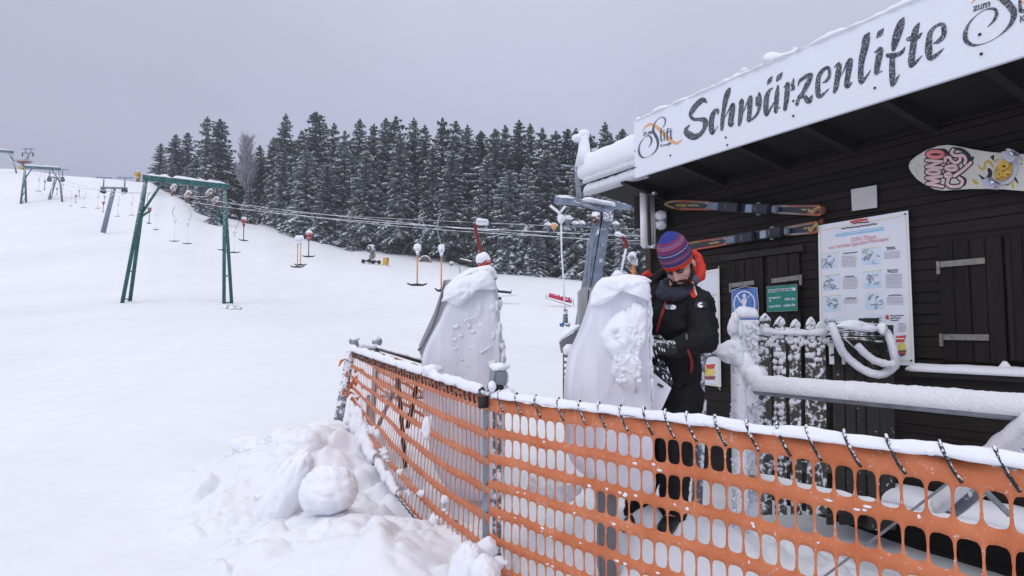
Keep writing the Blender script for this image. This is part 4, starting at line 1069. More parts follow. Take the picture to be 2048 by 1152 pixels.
D.strokes([[(150,205,6),(690,108,6)], [(690,108,6),(718,135,6),(738,600,6),(754,1060,6),(735,1085,6),(640,1088,6)], [(150,205,6),(138,230,6),(150,800,6)]], 'border', M_py, k=2)
D.strokes([[(345,150,16),(400,138,18),(455,132,14)]], 'crest', M_pr); 
rp = random.Random(7)
def scrib(x0, x1, y, sl, w=5, amp=4, st=6):
    out = []; x = x0
    while x < x1:
        l = rp.uniform(st*1.5, st*4); out.append([(x, y+(x-x0)*sl+rp.uniform(-amp, amp)*.4, w), (x+l*.5, y+(x-x0)*sl+rp.uniform(-amp, amp), w), (min(x1, x+l), y+(x+l-x0)*sl, w)]); x += l+rp.uniform(3, 7)
    return out
D.strokes(scrib(360, 455, 160, -.12, 8, 5)+scrib(282, 520, 195, -.15, 8, 4, 5), 'heading', M_pkk, .003)
D.poly([[(240,230),(566,180),(568,206),(242,252)]], 'banner', M_pb); D.strokes(scrib(255, 560, 236, -.15, 5, 3, 6), 'banner_text', M_paper, .003)
D.text('DSV-Tipps', 342, 284, 40, -.15, 'title', M_pk, bold=1)
D.text('zum Verhalten gegenüber Pistenraupen', 192, 334, 31, -.155, 'title', M_pk, bold=1, sx=.83)
BX = [(145,362,262,466), (415,328,548,440), (152,512,270,614), (425,486,553,600), (158,652,278,758), (437,634,568,744), (160,802,284,860), (440,790,572,850)]
M_tint = pmat('picture_tint', (.66, .76, .86))
for a, b, c, d in BX: D.poly([[(a, b), (c, b-14), (c+2, d-8), (a+2, d)]], 'picture', M_tint)
for a, b, c, d in BX: D.poly([[(a+3, d-(d-b)*.38), (c-20, d-(d-b)*.2), (c+1, d-10), (a+3, d-2)]], 'picture_snow', M_plb, .0018)
D.strokes([[(a+4, b+3, 6), (c-4, b-10, 6)] for a, b, c, d in BX[:5]], 'picture_trim', M_py, .0022)
doo = []
for a, b, c, d in BX:
    for j in range(13):
        x = rp.uniform(a+18, c-24); y = rp.uniform(b+12, d-22); q = [(x, y, rp.uniform(3, 7))]
        for t in range(3): x += rp.uniform(-20, 22); y += rp.uniform(-13, 18); q.append((min(max(x, a+4), c-6), min(max(y, b+2), d-8), rp.uniform(2.5, 6)))
        doo.append(q)
D.strokes(doo, 'picture_figures', M_pi, .003, 4)
TX = [(282,382,385,462,-.03), (568,352,685,405,-.06), (288,528,395,608,-.02), (580,505,700,602,-.02), (293,672,395,700,-.02), (587,660,710,712,0), (665,835,722,890,0)]
ln = []
for a, b, c, d, sl in TX:
    y = b
    while y < d: ln.append([(a+rp.uniform(0, 3), y, 4), (c-rp.uniform(0, 14), y+(c-a)*sl, 4)]); y += 9
D.strokes(ln, 'small_print', M_pg, .002, 2)
D.strokes(scrib(295, 385, 362, -.1, 6, 3)+scrib(585, 640, 322, -.06, 6)+scrib(590, 645, 332, -.06, 6)+scrib(305, 365, 520, -.04, 6)+scrib(592, 655, 474, -.03, 6)+scrib(595, 660, 488, -.03, 6)+scrib(310, 372, 665, 0, 6)+scrib(602, 690, 645, 0, 6)+scrib(612, 700, 785, -.05, 6)+scrib(612, 680, 800, 0, 6)+scrib(616, 660, 815, 0, 6), 'captions', M_pkk, .003, 3)
D.strokes([[(583,795,12),(590,782,12),(596,792,12),(586,800,12),(598,805,12)]], 'number', M_pr, .003)
D.poly([[(650,922),(722,916),(706,962),(650,966)]], 'corner_flag', M_pr); D.strokes(scrib(655, 705, 940, -.04, 9, 5), 'corner_text', M_paper, .003)
D.poly([[(690+30*math.cos(R(a)), 1000+36*math.sin(R(a))) for a in range(0, 360, 20)]], 'badge', M_pyy, .0014)
D.poly([[(655,1020),(722,1016),(712,1050),(690,1062),(655,1050)]], 'badge_band', M_pkk, .0022); D.strokes(scrib(660, 712, 1034, 0, 12, 4), 'badge_text', M_pr, .003)
D.strokes([[(710,95,10),(716,95,10)], [(750,1088,10),(756,1088,10)]], 'pin', M_dark, .004)
# poster behind the worker
p2 = sheet('rules_poster', M_paper, [(1345, 552), (1438, 537), (1442, 774), (1350, 762)], 'white poster partly hidden behind the worker', 'poster', .025, .004)
D = Draw(p2, 1380, 520, 4.114, .025)
D.strokes([[(-60,130,6),(215,98,6),(228,115,6),(238,1010,6),(220,1025,6),(-80,1010,6)]], 'border', M_py, k=2)
D.strokes(scrib(175, 205, 290, -.1, 5)+scrib(180, 205, 305, 0, 5)+scrib(175, 200, 362, 0, 4)+scrib(130, 165, 612, 0, 5)+scrib(160, 190, 722, 0, 5), 'captions', M_pi, .003)
D.strokes([[(165,520+i*8,3),(205-rp.uniform(0, 12),518+i*8,3)] for i in range(3)]+[[(130,635+i*8,3),(195-rp.uniform(0, 12),632+i*8,3)] for i in range(7)], 'small_print', M_pg, .002, 2)
D.poly([[(110,862),(210,855),(198,895),(110,900)]], 'corner_flag', M_pr); D.poly([[(160+50*math.cos(R(a)), 925+30*math.sin(R(a))) for a in range(0, 360, 20)], [(120+18*math.cos(R(a)), 900+40*math.sin(R(a))) for a in range(0, 360, 20)]], 'badge', M_pyy, .0018)
D.poly([[(110,958),(210,955),(200,985),(110,982)]], 'badge_band', M_pkk, .002); D.strokes(scrib(115, 200, 968, 0, 10, 5), 'badge_text', M_pr, .0035); D.strokes([[(112,720,14),(118,732,14)]], 'number', M_pr, .003)
# paper note
pn = sheet('paper_note', M_paper2, [(1702, 379), (1753, 370), (1754, 415), (1704, 422)], 'small weathered blank note pinned above the large poster', 'note', .02, .004)
D = Draw(pn, 1700, 370, 5, .02); D.strokes([[(18,52,2.5),(60,45,2.5)], [(20,62,2.5),(80,52,2.5)], [(22,74,2.5),(70,66,2.5)]], 'faint_marks', plain('faded_ink', (.45, .42, .40)))
# blue no-entry style sign
bs = sheet('blue_sign', plain('blue_enamel', (.09, .20, .52), .35, var=.12, nscale=30), [(1463.5, 580), (1514, 575), (1515.5, 660), (1464.5, 662)], 'blue sign with a white oval and a skier figure on the left shutter', 'sign', .05, .004)
D = Draw(bs, 1440, 540, 9.6, .05); M_wh = pmat('white_print', (.72, .76, .86))
D.strokes([[(468+200*math.cos(R(a)), 650+240*math.sin(R(a)), 24) for a in range(0, 375, 15)], [(330,495,26),(405,620,26)], [(585,475,14),(515,545,14)]], 'pictogram', M_wh)
D.poly([[(465+33*math.cos(R(a)), 497+42*math.sin(R(a))) for a in range(0, 360, 20)], [(420,565),(435,548),(495,545),(515,562),(512,620),(495,660),(500,730),(420,735),(428,670),(415,620)]], 'figure', M_wh, .003)
D.strokes([[(225,388,8),(708,343,8),(712,1080,8)], [(228,388,8),(236,1100,8)]], 'edge', M_wh, .0035, 2)
# green opening hours sign
gs = sheet('opening_hours_sign', plain('green_enamel', (.012, .21, .155), .35, var=.1, nscale=30), [(1533, 572.8), (1594.2, 568.1), (1595, 621.2), (1534, 623.9)], 'green opening hours sign with white lettering on the right shutter', 'sign', .055, .004)
D = Draw(gs, 1440, 540, 9.6, .055)
D.poly([[(930,378),(1445,335),(1448,392),(932,438)]], 'title_band', M_wh)
D.text('BETRIEBSZEITEN', 940, 430, 62, -.085, 'title', plain('sign_green_ink', (.02, .12, .1)), .003, 2, sx=.99)
D.text('durchgehend', 932, 556, 50, -.09, 'line', M_wh, .002, 1.5, sx=.86); D.text('ab', 940, 604, 46, 0, 'line', M_wh, .002, 1.5)
D.text('9.00 Uhr', 1240, 584, 62, -.06, 'line', M_wh, .002, 2, sx=.92)
D.text('letzte Fahrt', 942, 720, 56, -.075, 'line', M_wh, .002, 1.5, sx=.86); D.text('16.00 Uhr', 1215, 706, 62, -.08, 'line', M_wh, .002, 2, sx=.92)
D.strokes([[(895,318,8),(1478,274,8)], [(1478,274,8),(1484,778,8)], [(1484,780,8),(904,803,8)], [(904,803,8),(895,318,8)]], 'edge', M_hinge, .0015, 2)

# ------------------------------------------------------------------ skis and snowboard on the wall
def ski(P, label, rot=0):
    "P: centre line pixels from tip to tail with half width"
    root = thing('ski', on(P[len(P)//2][0], P[len(P)//2][1], .03), label, 'ski', 'pair of old skis on the hut wall')
    C = curve(P, 6)
    def body(k, o, nm, mat, t=.006, a=0., b=1.):
        top = []; bot = []
        n = len(C)
        for i in range(int(a*n), int(b*n)):
            x, y, w = C[i]; top.append(on(x, y-w*k, o)); bot.append(on(x, y+w*k, o))
        m = MB(); m.prism(top+bot[::-1], UN*t); q = m.build(nm, mat, root); recalc(q); return q
    body(1, .03, 'edge', plain('ski_edge', (.30, .13, .09), .4) if 'ski_edge' not in MATS else MATS['ski_edge'])
    body(.86, .0365, 'base', plain('ski_top', (.030, .034, .048), .3) if 'ski_top' not in MATS else MATS['ski_top'], .003)
    return root, C
M_syel = plain('ski_yellow', (.42, .37, .12), .5, nscale=90, var=.2); M_sor = plain('ski_orange', (.50, .10, .04), .5, nscale=60, var=.2)
M_sg = plain('ski_silver', (.32, .30, .31), .45, .2); M_bind = plain('binding_plastic', (.022, .026, .04), .35); M_bindb = plain('binding_blue_grey', (.20, .25, .33), .4)
def ski_art(root, C, tail_first=False):
    n = len(C)
    def at(t, v):
        i = t*(n-1); a = int(min(n-2, i)); f = i-a; x = C[a][0]*(1-f)+C[a+1][0]*f; y = C[a][1]*(1-f)+C[a+1][1]*f; w = C[a][2]*(1-f)+C[a+1][2]*f
        return x, y+v*w
    def st(L_, nm, mat, e=.041):
        m = MB()
        for i, s_ in enumerate(L_): ribbon_px(m, [(*at(t, v), w) for t, v, w in s_], lambda x, y: on(x, y, e+.0001*(i % 5)), 3)
        m.build(nm, mat, root)
    st([[(.02,0,2),(.06,-.55,2.2),(.14,-.7,2.2),(.22,-.72,1.6)], [(.02,.2,1.5),(.06,.55,2.2),(.14,.7,2.2)], [(.80,-.2,1.6),(.84,.35,1.8)], [(.80,.3,1.6),(.90,-.6,1.6)], [(.82,.5,1.6),(.93,-.5,1.4)], [(.95,-.6,2),(.995,-.3,2.4)], [(.95,.6,2),(.995,.4,2.4)], [(.76,-.1,2.4),(.785,-.1,2.4)]], 'stripe', M_syel)
    st([[(.15,-.8,1.2),(.35,-.78,1.2)], [(.2,.8,1.2),(.4,.8,1.2)], [(.7,-.8,1.4),(.93,-.75,1.6)], [(.74,.78,1.4),(.95,.78,1.6)], [(.83,.1,1.6),(.9,-.3,2)]], 'red_trim', M_sor)
    st([[(.28,-.7,.9),(.40,-.7,1.0)], [(.36,-.6,1.4),(.372,0,1.6),(.36,.6,1.4)], [(.65,-.7,1.),(.82,-.75,1)], [(.64,.7,1),(.8,.75,1)]], 'silver_line', M_sg)
    st([[(.27,.0,1.4),(.285,.0,1.4)], [(.29,.0,1.4),(.325,.0,1.4)], [(.92,.0,1.4),(.97,.0,1.4)]], 'small_print', M_syel)
    def part(t0, t1, h, nm, mat, w=.75, dv=0):
        (x0, y0), (x1, y1) = at(t0, dv), at(t1, dv); a = on(x0, y0, .05+h/2); b = on(x1, y1, .05+h/2)
        wd = abs(on(x0, y0-1, .05).z-on(x0, y0+1, .05).z)/2*[c[2] for c in C][n//2]*2*w
        mm = MB(); t = (b-a); ln_ = t.length; t.normalize(); up = UN.cross(t); mm.box((a+b)/2, (ln_, h, wd), Matrix((t, UN, up)).transposed(), min(h, wd)*.18); mm.build(nm, mat, root)
    part(.37, .63, .012, 'binding_plate', M_bind, .9)
    part(.375, .415, .045, 'toe_lever', M_bindb, .8); part(.42, .50, .06, 'toe_piece', M_bind, 1.05); part(.445, .452, .064, 'toe_clip', M_sg, .9)
    part(.525, .555, .03, 'brake_pedal', plain('pale_blue_plastic', (.28, .36, .46), .4) if 'pale_blue_plastic' not in MATS else MATS['pale_blue_plastic'], .9)
    part(.565, .63, .07, 'heel_piece', M_bind, 1.15); part(.572, .578, .074, 'heel_clip', M_sg, .8); part(.635, .655, .04, 'heel_lever', M_bindb, .8)
    part(.57, .585, .02, 'brake_arm', M_sg, .5, 1.0); part(.57, .585, .02, 'brake_arm', M_sg, .5, -1.0)
    return at
sk1, C1 = ski([(1328, 408.5, 1.), (1338, 408.5, 6.5), (1352, 409.5, 9.5), (1372, 410.5, 10), (1400, 411, 9.5), (1440, 413, 8.5), (1480, 416, 8.5), (1520, 418, 8.5), (1560, 419, 9), (1600, 420, 10), (1625, 421, 11), (1639, 421, 11), (1641, 421, 10)], 'upper ski, level on the wall under the rafters, with its bindings')
ski_art(sk1, C1)
m = MB(); vs, fs = text2d('FIREX', 7.2, .2, .12)
m.add([on(1351+a*1.22, 413.5-b, .0425) for a, b in vs], fs); m.build('lettering', plain('ski_gold', (.62, .42, .05), .5), sk1)
sk2, C2 = ski([(1348, 497, 2), (1362, 495, 7), (1385, 492, 9), (1420, 487, 9), (1450, 482, 8.5), (1490, 475.5, 8.5), (1530, 468.5, 8.5), (1570, 463, 9.5), (1600, 459, 11), (1620, 456.5, 12), (1633, 454.5, 12.), (1635, 454, 10.5)], 'lower ski, sloping down towards the worker\'s hat')
ski_art(sk2, C2)
for a_, b_, nm in (((1641, 414), (1651, 428), sk1), ((1635, 440), (1652, 446), sk2)):
    m = MB(); c = (on(*a_, .04)+on(*b_, .04))/2; m.box(c, (.045, .03, abs(on(*a_, .04).z-on(*b_, .04).z)), MAT3, .008); m.build('tail_block', M_rust if False else plain('brown_plastic', (.16, .05, .025), .5), nm)
def snowboard():
    ox, oy, f = 1800, 260, 7.2
    top = [(140,510),(165,450),(250,378),(400,290),(560,235),(700,218),(850,238),(1050,280),(1300,320),(1500,336),(1786,350),(2200,350),(2600,320),(2900,262),(3100,250),(3300,300),(3430,400),(3480,520)]
    bot = [(150,560),(185,625),(260,710),(380,795),(520,858),(640,875),(800,864),(1000,850),(1300,850),(1500,856),(1786,880),(2200,900),(2600,925),(2900,950),(3100,940),(3300,860),(3430,720)]
    P = [p for p in top]+[p for p in bot[::-1]]
    off = .05
    root = thing('snowboard', on(ox+140/f, oy+510/f, off), 'cream snowboard with pink and black lettering high on the wall at the right', 'snowboard')
    pr = lambda e: (lambda x, y: on(ox+x/f, oy+y/f, off+e))
    m = MB(); m.prism([pr(-.012)(x, y) for x, y in P], UN*.012); recalc(m.build('board', plain('cream_lacquer', (.62, .61, .54), .3, var=.05, nscale=5), root))
    M_bk = plain('board_black', (.018, .018, .03), .4); M_pkb = plain('board_pink', (.74, .52, .50), .45, var=.06); M_pkr = plain('board_red_pink', (.78, .24, .23), .45, var=.06); M_gold = plain('board_gold', (.55, .40, .06), .45)
    def ring(cx, cy, rx, ry, w): return [(cx+rx*math.cos(R(a)), cy+ry*math.sin(R(a)), w) for a in range(0, 375, 24)]
    L1 = [[(615,815,1),(385,775,1)], [(385,775,1),(560,738,1)], [(560,738,1),(380,690,1)], [(380,690,1),(600,668,1)], 'r480,605,100,30', [(605,545,1),(380,532,1)], [(380,532,1),(605,455,1)], [(605,455,1),(380,437,1)]]
    L2 = [[(850,690,1),(900,735,1),(860,805,1),(730,812,1),(680,770,1),(700,700,1)], 'r692,652,42,26', 'r740,548,80,30', [(650,450,1),(655,405,1),(710,395,1),(740,440,1),(800,475,1),(860,440,1),(865,400,1)], [(765,285,1),(740,330,1),(800,372,1),(900,365,1),(945,420,1),(930,480,1)], [(780,662,1),(900,580,1),(1020,470,1)]]
    def conv(L_, w):
        o = []
        for s_ in L_:
            if isinstance(s_, str):
                cx, cy, rx, ry = map(float, s_[1:].split(',')); o.append(ring(cx, cy, rx, ry, w))
            else: o.append([(x, y, w) for x, y, _ in s_])
        return o
    def put(sts, nm, mat, e):
        m = MB()
        for i, s_ in enumerate(sts): ribbon_px(m, s_, pr(e+.0001*(i % 9)), 4)
        m.build(nm, mat, root)
    allb = conv(L1, 74)+conv(['r510,352,112,42'], 84)+conv(L2, 84)+[[(500,285,30),(640,300,60),(700,350,30)], [(780,265,40),(900,290,50),(985,370,60),(1000,430,60),(1050,400,40)], [(870,660,20),(930,720,60),(920,790,40)]]
    put(allb, 'lettering_outline', M_bk, .001)  # black printed outline under the pink letters
    put(conv(L1, 40)+conv(L2, 44), 'lettering', M_pkb, .0025)
    put(conv(['r510,352,112,42'], 50), 'red_letter', M_pkr, .0028)
    put([[(1120,490,10),(1170,560,32),(1215,550,36),(1230,470,34),(1280,450,34),(1320,500,32),(1345,540,16)], [(1350,470,8),(1380,435,24),(1420,428,14)], [(1055,720,30),(1085,755,44),(1125,770,18)], [(1610,740,34),(1625,820,36)]], 'gold_marks', M_gold, .0015)
    put([[(1280,570,50),(1300,620,60),(1270,690,60),(1215,710,50),(1135,645,12)], [(1510,785,20),(1560,780,24)], [(1650,690,40),(1700,765,16)], [(1740,400,10),(1760,440,10)], [(1745,480,16),(1750,490,16)]], 'black_marks', M_bk, .0015)
    m = MB(); m.add([pr(.0018)(x, y) for x, y in ((1295,385),(1362,352),(1345,450))], [(0, 1, 2)]); m.build('black_triangle', M_bk, root)
    put([[(250,480,5),(300,520,5)], [(200,530,5),(230,570,5),(265,640,5)], [(255,500,4),(265,530,4),(290,515,4)], [(215,590,4),(245,600,4)]], 'scribble', M_pi, .0015)
    for bx in (0, 1150):
        M_bs = MATS.get('binding_white') or plain('binding_white', (.50, .52, .60), .35); M_bg = MATS.get('binding_amber') or plain('binding_amber', (.50, .31, .09), .3)
        c = pr(0)(1530+bx, 600)
        def disc(cx, cy, rx, ry, h0, h1, nm, mat, a=0):
            m = MB(); Q = []
            for k in range(0, 360, 15):
                x = rx*math.cos(R(k)); y = ry*math.sin(R(k)); Q.append(pr(h0)(cx+bx+x*math.cos(a)-y*math.sin(a), cy+x*math.sin(a)+y*math.cos(a)))
            m.prism(Q, UN*(h1-h0)); recalc(m.build(nm, mat, root))
        disc(1560, 600, 205, 130, .0, .012, 'binding_plate', M_bs, R(-62))
        disc(1500, 595, 150, 118, .012, .022, 'binding_pad', M_bg, R(-50))
        disc(1500, 508, 90, 68, .022, .034, 'binding_disc', M_gold if False else plain('amber_disc', (.66, .42, .07), .3) if bx == 0 else MATS['amber_disc'], R(-40)); disc(1430, 640, 66, 50, .022, .030, 'binding_disc', MATS['amber_disc'], R(-30)); disc(1545, 630, 64, 46, .022, .030, 'binding_disc', MATS['amber_disc'], R(-30))
        disc(1500, 522, 20, 14, .034, .040, 'bolt', M_bk); disc(1430, 636, 10, 8, .03, .036, 'bolt', M_bk); disc(1560, 640, 20, 8, .03, .036, 'bolt', M_bk)
        for poly_, h in (([(1520,330),(1640,300),(1735,380),(1690,465),(1620,480),(1530,400)], .05), ([(1235,740),(1320,690),(1440,770),(1400,865),(1290,850)], .05), ([(1590,300),(1640,285),(1725,345),(1700,380)], .065), ([(1330,700),(1400,715),(1450,765),(1400,790)], .065)):
            m = MB(); m.prism([pr(.0)(x+bx, y) for x, y in poly_], UN*h); recalc(m.build('binding_strap', M_bs if h < .06 else M_steelf, root))
        put([[(1600+bx,310,14),(1650+bx,340,14),(1640+bx,360,14),(1690+bx,370,10)], [(1310+bx,700,14),(1370+bx,740,20),(1420+bx,770,12)], [(1410+bx,330,6),(1420+bx,345,6)], [(1300+bx,800,14),(1304+bx,803,14)]], 'buckle_marks', M_bk, .0665)
snowboard()
# antenna and junction box on the hut corner
an = thing('antenna', on(1287, 490, .25), 'white tube antenna on a steel pole at the hut corner', 'antenna')
m = MB(); m.tube([on(1288.5, 492, .25), on(1286.5, 386, .25)], .037, 16); m.tube([on(1288, 496, .25), on(1288.5, 491, .25)], .02, 8); m.build('radome', M_white, an)
m = MB(); m.tube([on(1307, 497, .15), on(1302, 378, .15)], .016, 8); m.tube([on(1311, 497, .15), on(1306, 380, .15)], .013, 8); m.build('pole', plain('pale_steel', (.42, .42, .42), .35, .5), an)
for y in (388, 494): m = MB(); m.bar(on(1290, y, .2), on(1312, y-1, .2), .03, .03); m.build('clamp', M_steelf, an)
jb = thing('junction_box', on(1322, 440, .05), 'small white box half covered with snow beside the antenna pole', 'box')
m = MB(); m.box(on(1322, 440, .05), (.11, .07, .18), MAT3, .01); m.build('case', M_panel, jb)
m = MB(); m.blob(on(1321, 431, .09), (.06, .05, .05), 2, .2); m.blob(on(1321, 450, .09), (.06, .05, .045), 5, .2); m.build('snow', M_snow, jb)

# ------------------------------------------------------------------ orange barrier netting
CORN = W(978, 790, 3.85); LEFTE = W(704, 700, 7.2); RIGHTE = W(2048, 911, 1.865)
RDIR = (RIGHTE-CORN); RDIR.z = 0; RLEN = RDIR.length; RDIR.normalize(); RLEN += .6
LDIR = (LEFTE-CORN); LLEN = Vector((LDIR.x, LDIR.y, 0)).length; LDIR = Vector((LDIR.x, LDIR.y, 0)).normalized()
ROWS = 7
def net_mesh(mb, length, pitch, height, fmap, rows=ROWS, hw=.84, hh=.70, skip=()):
    ncol = int(length/pitch); pit = length/ncol; top = .055
    rp_ = (height-top)/rows
    # 16 matching points around a cell
    sq = [(-1, -1), (-.5, -1), (0, -1), (.5, -1), (1, -1), (1, -.5), (1, 0), (1, .5), (1, 1), (.5, 1), (0, 1), (-.5, 1), (-1, 1), (-1, .5), (-1, 0), (-1, -.5)]
    inn = []
    for x, y in sq:
        a = math.atan2(y, x); c, s_ = math.cos(a), math.sin(a); e = 2/3.4
        inn.append((math.copysign(abs(c)**e, c), math.copysign(abs(s_)**e, s_)))
    idx = {}; vs = []; fs = []
    def vid(u, v):
        k = (round(u, 5), round(v, 5))
        if k not in idx: idx[k] = len(vs); vs.append(fmap(u, v))
        return idx[k]
    for c in range(ncol):
        u0 = c*pit; us = [u0, u0+pit*.25, u0+pit*.5, u0+pit*.75, u0+pit]
        for a, b in zip(us, us[1:]): fs.append((vid(a, 0), vid(b, 0), vid(b, top), vid(a, top)))
        for r_ in range(rows):
            v0 = top+r_*rp_
            cu, cv = u0+pit/2, v0+rp_/2
            jw = hw*(1+.05*hsh(c*.7, r_*1.3, 2)); jh = hh*(1+.07*hsh(c*.3, r_*.9, 8)); jo = .05*hsh(c*.45, r_*2.1, 5)*rp_
            o = [vid(cu+x*pit/2, cv+y*rp_/2) for x, y in sq]
            if (c, r_) in skip: fs.append(tuple(o)); continue
            i_ = []
            for x, y in inn:
                i_.append(len(vs)); vs.append(fmap(cu+x*pit/2*jw, cv+jo+y*rp_/2*jh))
            for k in range(16): fs.append((o[k], o[(k+1) % 16], i_[(k+1) % 16], i_[k]))
    mb.add(vs, fs, True)
def rmap(u, v):
    p = CORN+RDIR*u; n = Vector((RDIR.y, -RDIR.x, 0))
    w = .012*hsh(u*1.6, v*2.2, 1)+.006*hsh(u*5, v*6, 3)
    if v < .05: w += .010*math.sin(u*26)*(1-v/.05)
    dz = -.012*hsh(u*.8, v, 6)-.006*hsh(u*3, v*3, 9)
    if v < .03: dz += .008*hsh(u*16, 0, 4)-.006
    p = p+n*w+Vector((0, 0, -.012-v+dz)); return p
LTOPZ = LEFTE.z-CORN.z
def lmap(u, v):
    t = u/LLEN; h = 1-.20*t+.02*math.sin(t*9)
    p = CORN+LDIR*u; n = Vector((LDIR.y, -LDIR.x, 0))
    if n.y > 0: n = -n
    sag = math.sin(min(1, t*1.05)*math.pi)
    w = .015*hsh(u*1.6, v*2.2, 21)+.006*hsh(u*5, v*6, 23)+.10*v*v*sag
    if v < .04: w += .012*math.sin(u*60)
    dz = LTOPZ*t-.03*sag*(v > .02)
    # towards the far end the lower rows are bunched up by the snow
    bun = .10*max(0, t-.35)*v*(1.2+hsh(u*2, v*3, 5))
    return p+n*w+Vector((0, 0, -.012-v*h+dz+bun))
def lashing(mb, p, d, side, drop=.085, slant=.05, r=.0055):
    "a loop of cord round the top rail, coming down over the edge of the netting"
    n = side*.022
    pts = curve([tuple(p-n*.9+Vector((0, 0, -.005))), tuple(p+Vector((0, 0, .032))), tuple(p+n+d*slant*.25+Vector((0, 0, .01))), tuple(p+n*1.15+d*slant*.62+Vector((0, 0, -drop*.48))), tuple(p+n*.9+d*slant+Vector((0, 0, -drop)))], 4)
    mb.tube(pts, r, 7, jit=.25, jf=60)
M_cord = frosted('frosted_black_cord', (.014, .013, .012), .10, 90., up=.8)
RN = Vector((RDIR.y, -RDIR.x, 0)); RN = RN if RN.y < 0 else -RN
LN = Vector((LDIR.y, -LDIR.x, 0)); LN = LN if LN.y < 0 else -LN
netR = thing('barrier_fence', CORN-Vector((0, 0, 1.0)), 'right stretch of orange netting laced to a snowy rail, in front of the hut', 'safety fence', 'stretches of orange netting')
m = MB(); net_mesh(m, RLEN, .0705, 1.08, rmap, 7, hw=.905, hh=.70); o = m.build('netting', M_net, netR)
sm = o.modifiers.new('thickness', 'SOLIDIFY'); sm.thickness = .0022; sm.offset = 0
m = MB(); m.tube([CORN+Vector((0, 0, .0)), CORN+RDIR*RLEN], .016, 10); m.build('top_rail', M_steelf, netR)
m = MB(); m.loaf([CORN+RDIR*.03+Vector((0, 0, .004)), CORN+RDIR*RLEN+Vector((0, 0, .004))], .056, .021, 7, .55, .018, 9, drop=.016, freq=9)
for k in range(16):
    q = CORN+RDIR*rt.uniform(.1, RLEN); m.blob(q+RN*.015+Vector((0, 0, .0)), (rt.uniform(.015, .035), .014, rt.uniform(.008, .016)), k, .3, 10, 7)
m.build('rail_snow', M_snow, netR)
for px in (1003, 1037, 1075, 1120, 1162, 1200, 1243, 1290, 1332, 1374, 1430, 1492, 1552, 1610, 1684, 1767, 1872, 1980, 2100):
    # position along the rail from its picture column
    lo, hi = 0., RLEN
    for _ in range(30):
        mid = (lo+hi)/2; p = CORN+RDIR*mid
        if 1024+F*p.x/p.y < px-4: lo = mid
        else: hi = mid
    m = MB(); lashing(m, CORN+RDIR*lo, RDIR, RN, .078, .062); m.build('lashing', M_cord, netR)
m = MB()
for k in range(70):
    u = rt.uniform(.05, RLEN); rr_ = rt.randint(1, 5); v = .055+rr_*(1.08-.055)/7+rt.uniform(-.012, .016)
    q = rmap(u, v)+RN*.003; m.blob(q, (rt.uniform(.004, .016), .004, rt.uniform(.003, .007)), k, .4, 8, 6, rot=Matrix((RDIR, RN, Vector((0, 0, 1)))).transposed())
m.build('snow_flecks', M_snow, netR)
netL = thing('barrier_fence', LEFTE-Vector((0, 0, .9)), 'left stretch of orange netting receding from the corner post to the far post', 'safety fence', 'stretches of orange netting')
m = MB(); net_mesh(m, LLEN, .070, 1.0, lmap, 6, hw=.88, hh=.74); o = m.build('netting', M_net, netL)
sm = o.modifiers.new('thickness', 'SOLIDIFY'); sm.thickness = .0022; sm.offset = 0
LT = lambda u: CORN+LDIR*u+Vector((0, 0, LTOPZ*u/LLEN))
m = MB(); m.tube([LT(0), LT(LLEN)], .016, 10); m.build('top_rail', M_steelf, netL)
m = MB(); m.loaf([LT(.10)+Vector((0, 0, .006)), LT(LLEN)+Vector((0, 0, .006))], .07, .042, 17, .5, .02, 9, drop=.012, freq=7); m.blob(LT(1.02)+Vector((0, 0, .045)), (.07, .05, .04), 3, .3); m.build('rail_snow', M_snow, netL)
for k in range(46):
    u = .10+k*(LLEN-.15)/46
    m = MB(); lashing(m, LT(u), -LDIR, LN, .07, .018, .0065); m.build('lashing', M_cord, netL)
m = MB(); m.tube([CORN+Vector((-.035, -.02, -.01)), CORN+Vector((-.03, -.03, -.07))], .03, 8); m.build('black_tape', M_black, netL)
m = MB()   # snow caught along the slack lower edge
rq = random.Random(12)
for a_, b_, v_, w_, h_ in ((.40, .58, .93, .07, .05), (.60, .80, .90, .10, .08), (.74, .99, .86, .13, .12), (.82, .98, .74, .07, .09)):
    m.loaf([lmap(LLEN*(a_+(b_-a_)*i/8), v_+.02*math.sin(i*1.7))+LN*.02-Vector((0, 0, h_*.4)) for i in range(9)], w_, h_, a_*9, .8, .02, 10, drop=.03, freq=11)
for k in range(34):
    t = rq.random()**.8; u = LLEN*(.15+.83*t); v = rq.uniform(.72, .98)
    q = lmap(u, v)+LN*rq.uniform(.0, .02); r_ = rq.uniform(.008, .022)*(1+.9*t)
    m.blob(q, (r_*1.3, r_*.7, r_*rq.uniform(.6, 1.3)), k, .5, 11, 8)
for px, py, rx, rz, dz in ((882, 1045, .075, .055, 0), (975, 1098, .06, .06, -.2), (857, 855, .035, .07, 0), (800, 960, .06, .05, 0), (745, 893, .08, .10, 0), (1000, 1125, .05, .035, -.2)):
    lo = 0.; best = None
    for i in range(200):
        u = LLEN*i/199; p = CORN+LDIR*u
        if 1024+F*p.x/p.y <= px: break
    Zq = p.y; q = W(px, py, max(Zq-.06+dz*.1, 3.6)); m.blob(q, (rx*Zq/4, .05, rz*Zq/4), px*.1, .35, 18, 12)
m.build('snow_clump', M_snow, netL)
m = MB()
for k in range(46):   # lower lacing
    u = LLEN*(.02+.96*k/46); q = lmap(u, .985); m.tube([q+LN*.01, q+LN*.02+Vector((.008, 0, -.03)), q+Vector((.02, 0, -.055))], .005, 5)
m.build('lower_lacing', M_cord, netL)
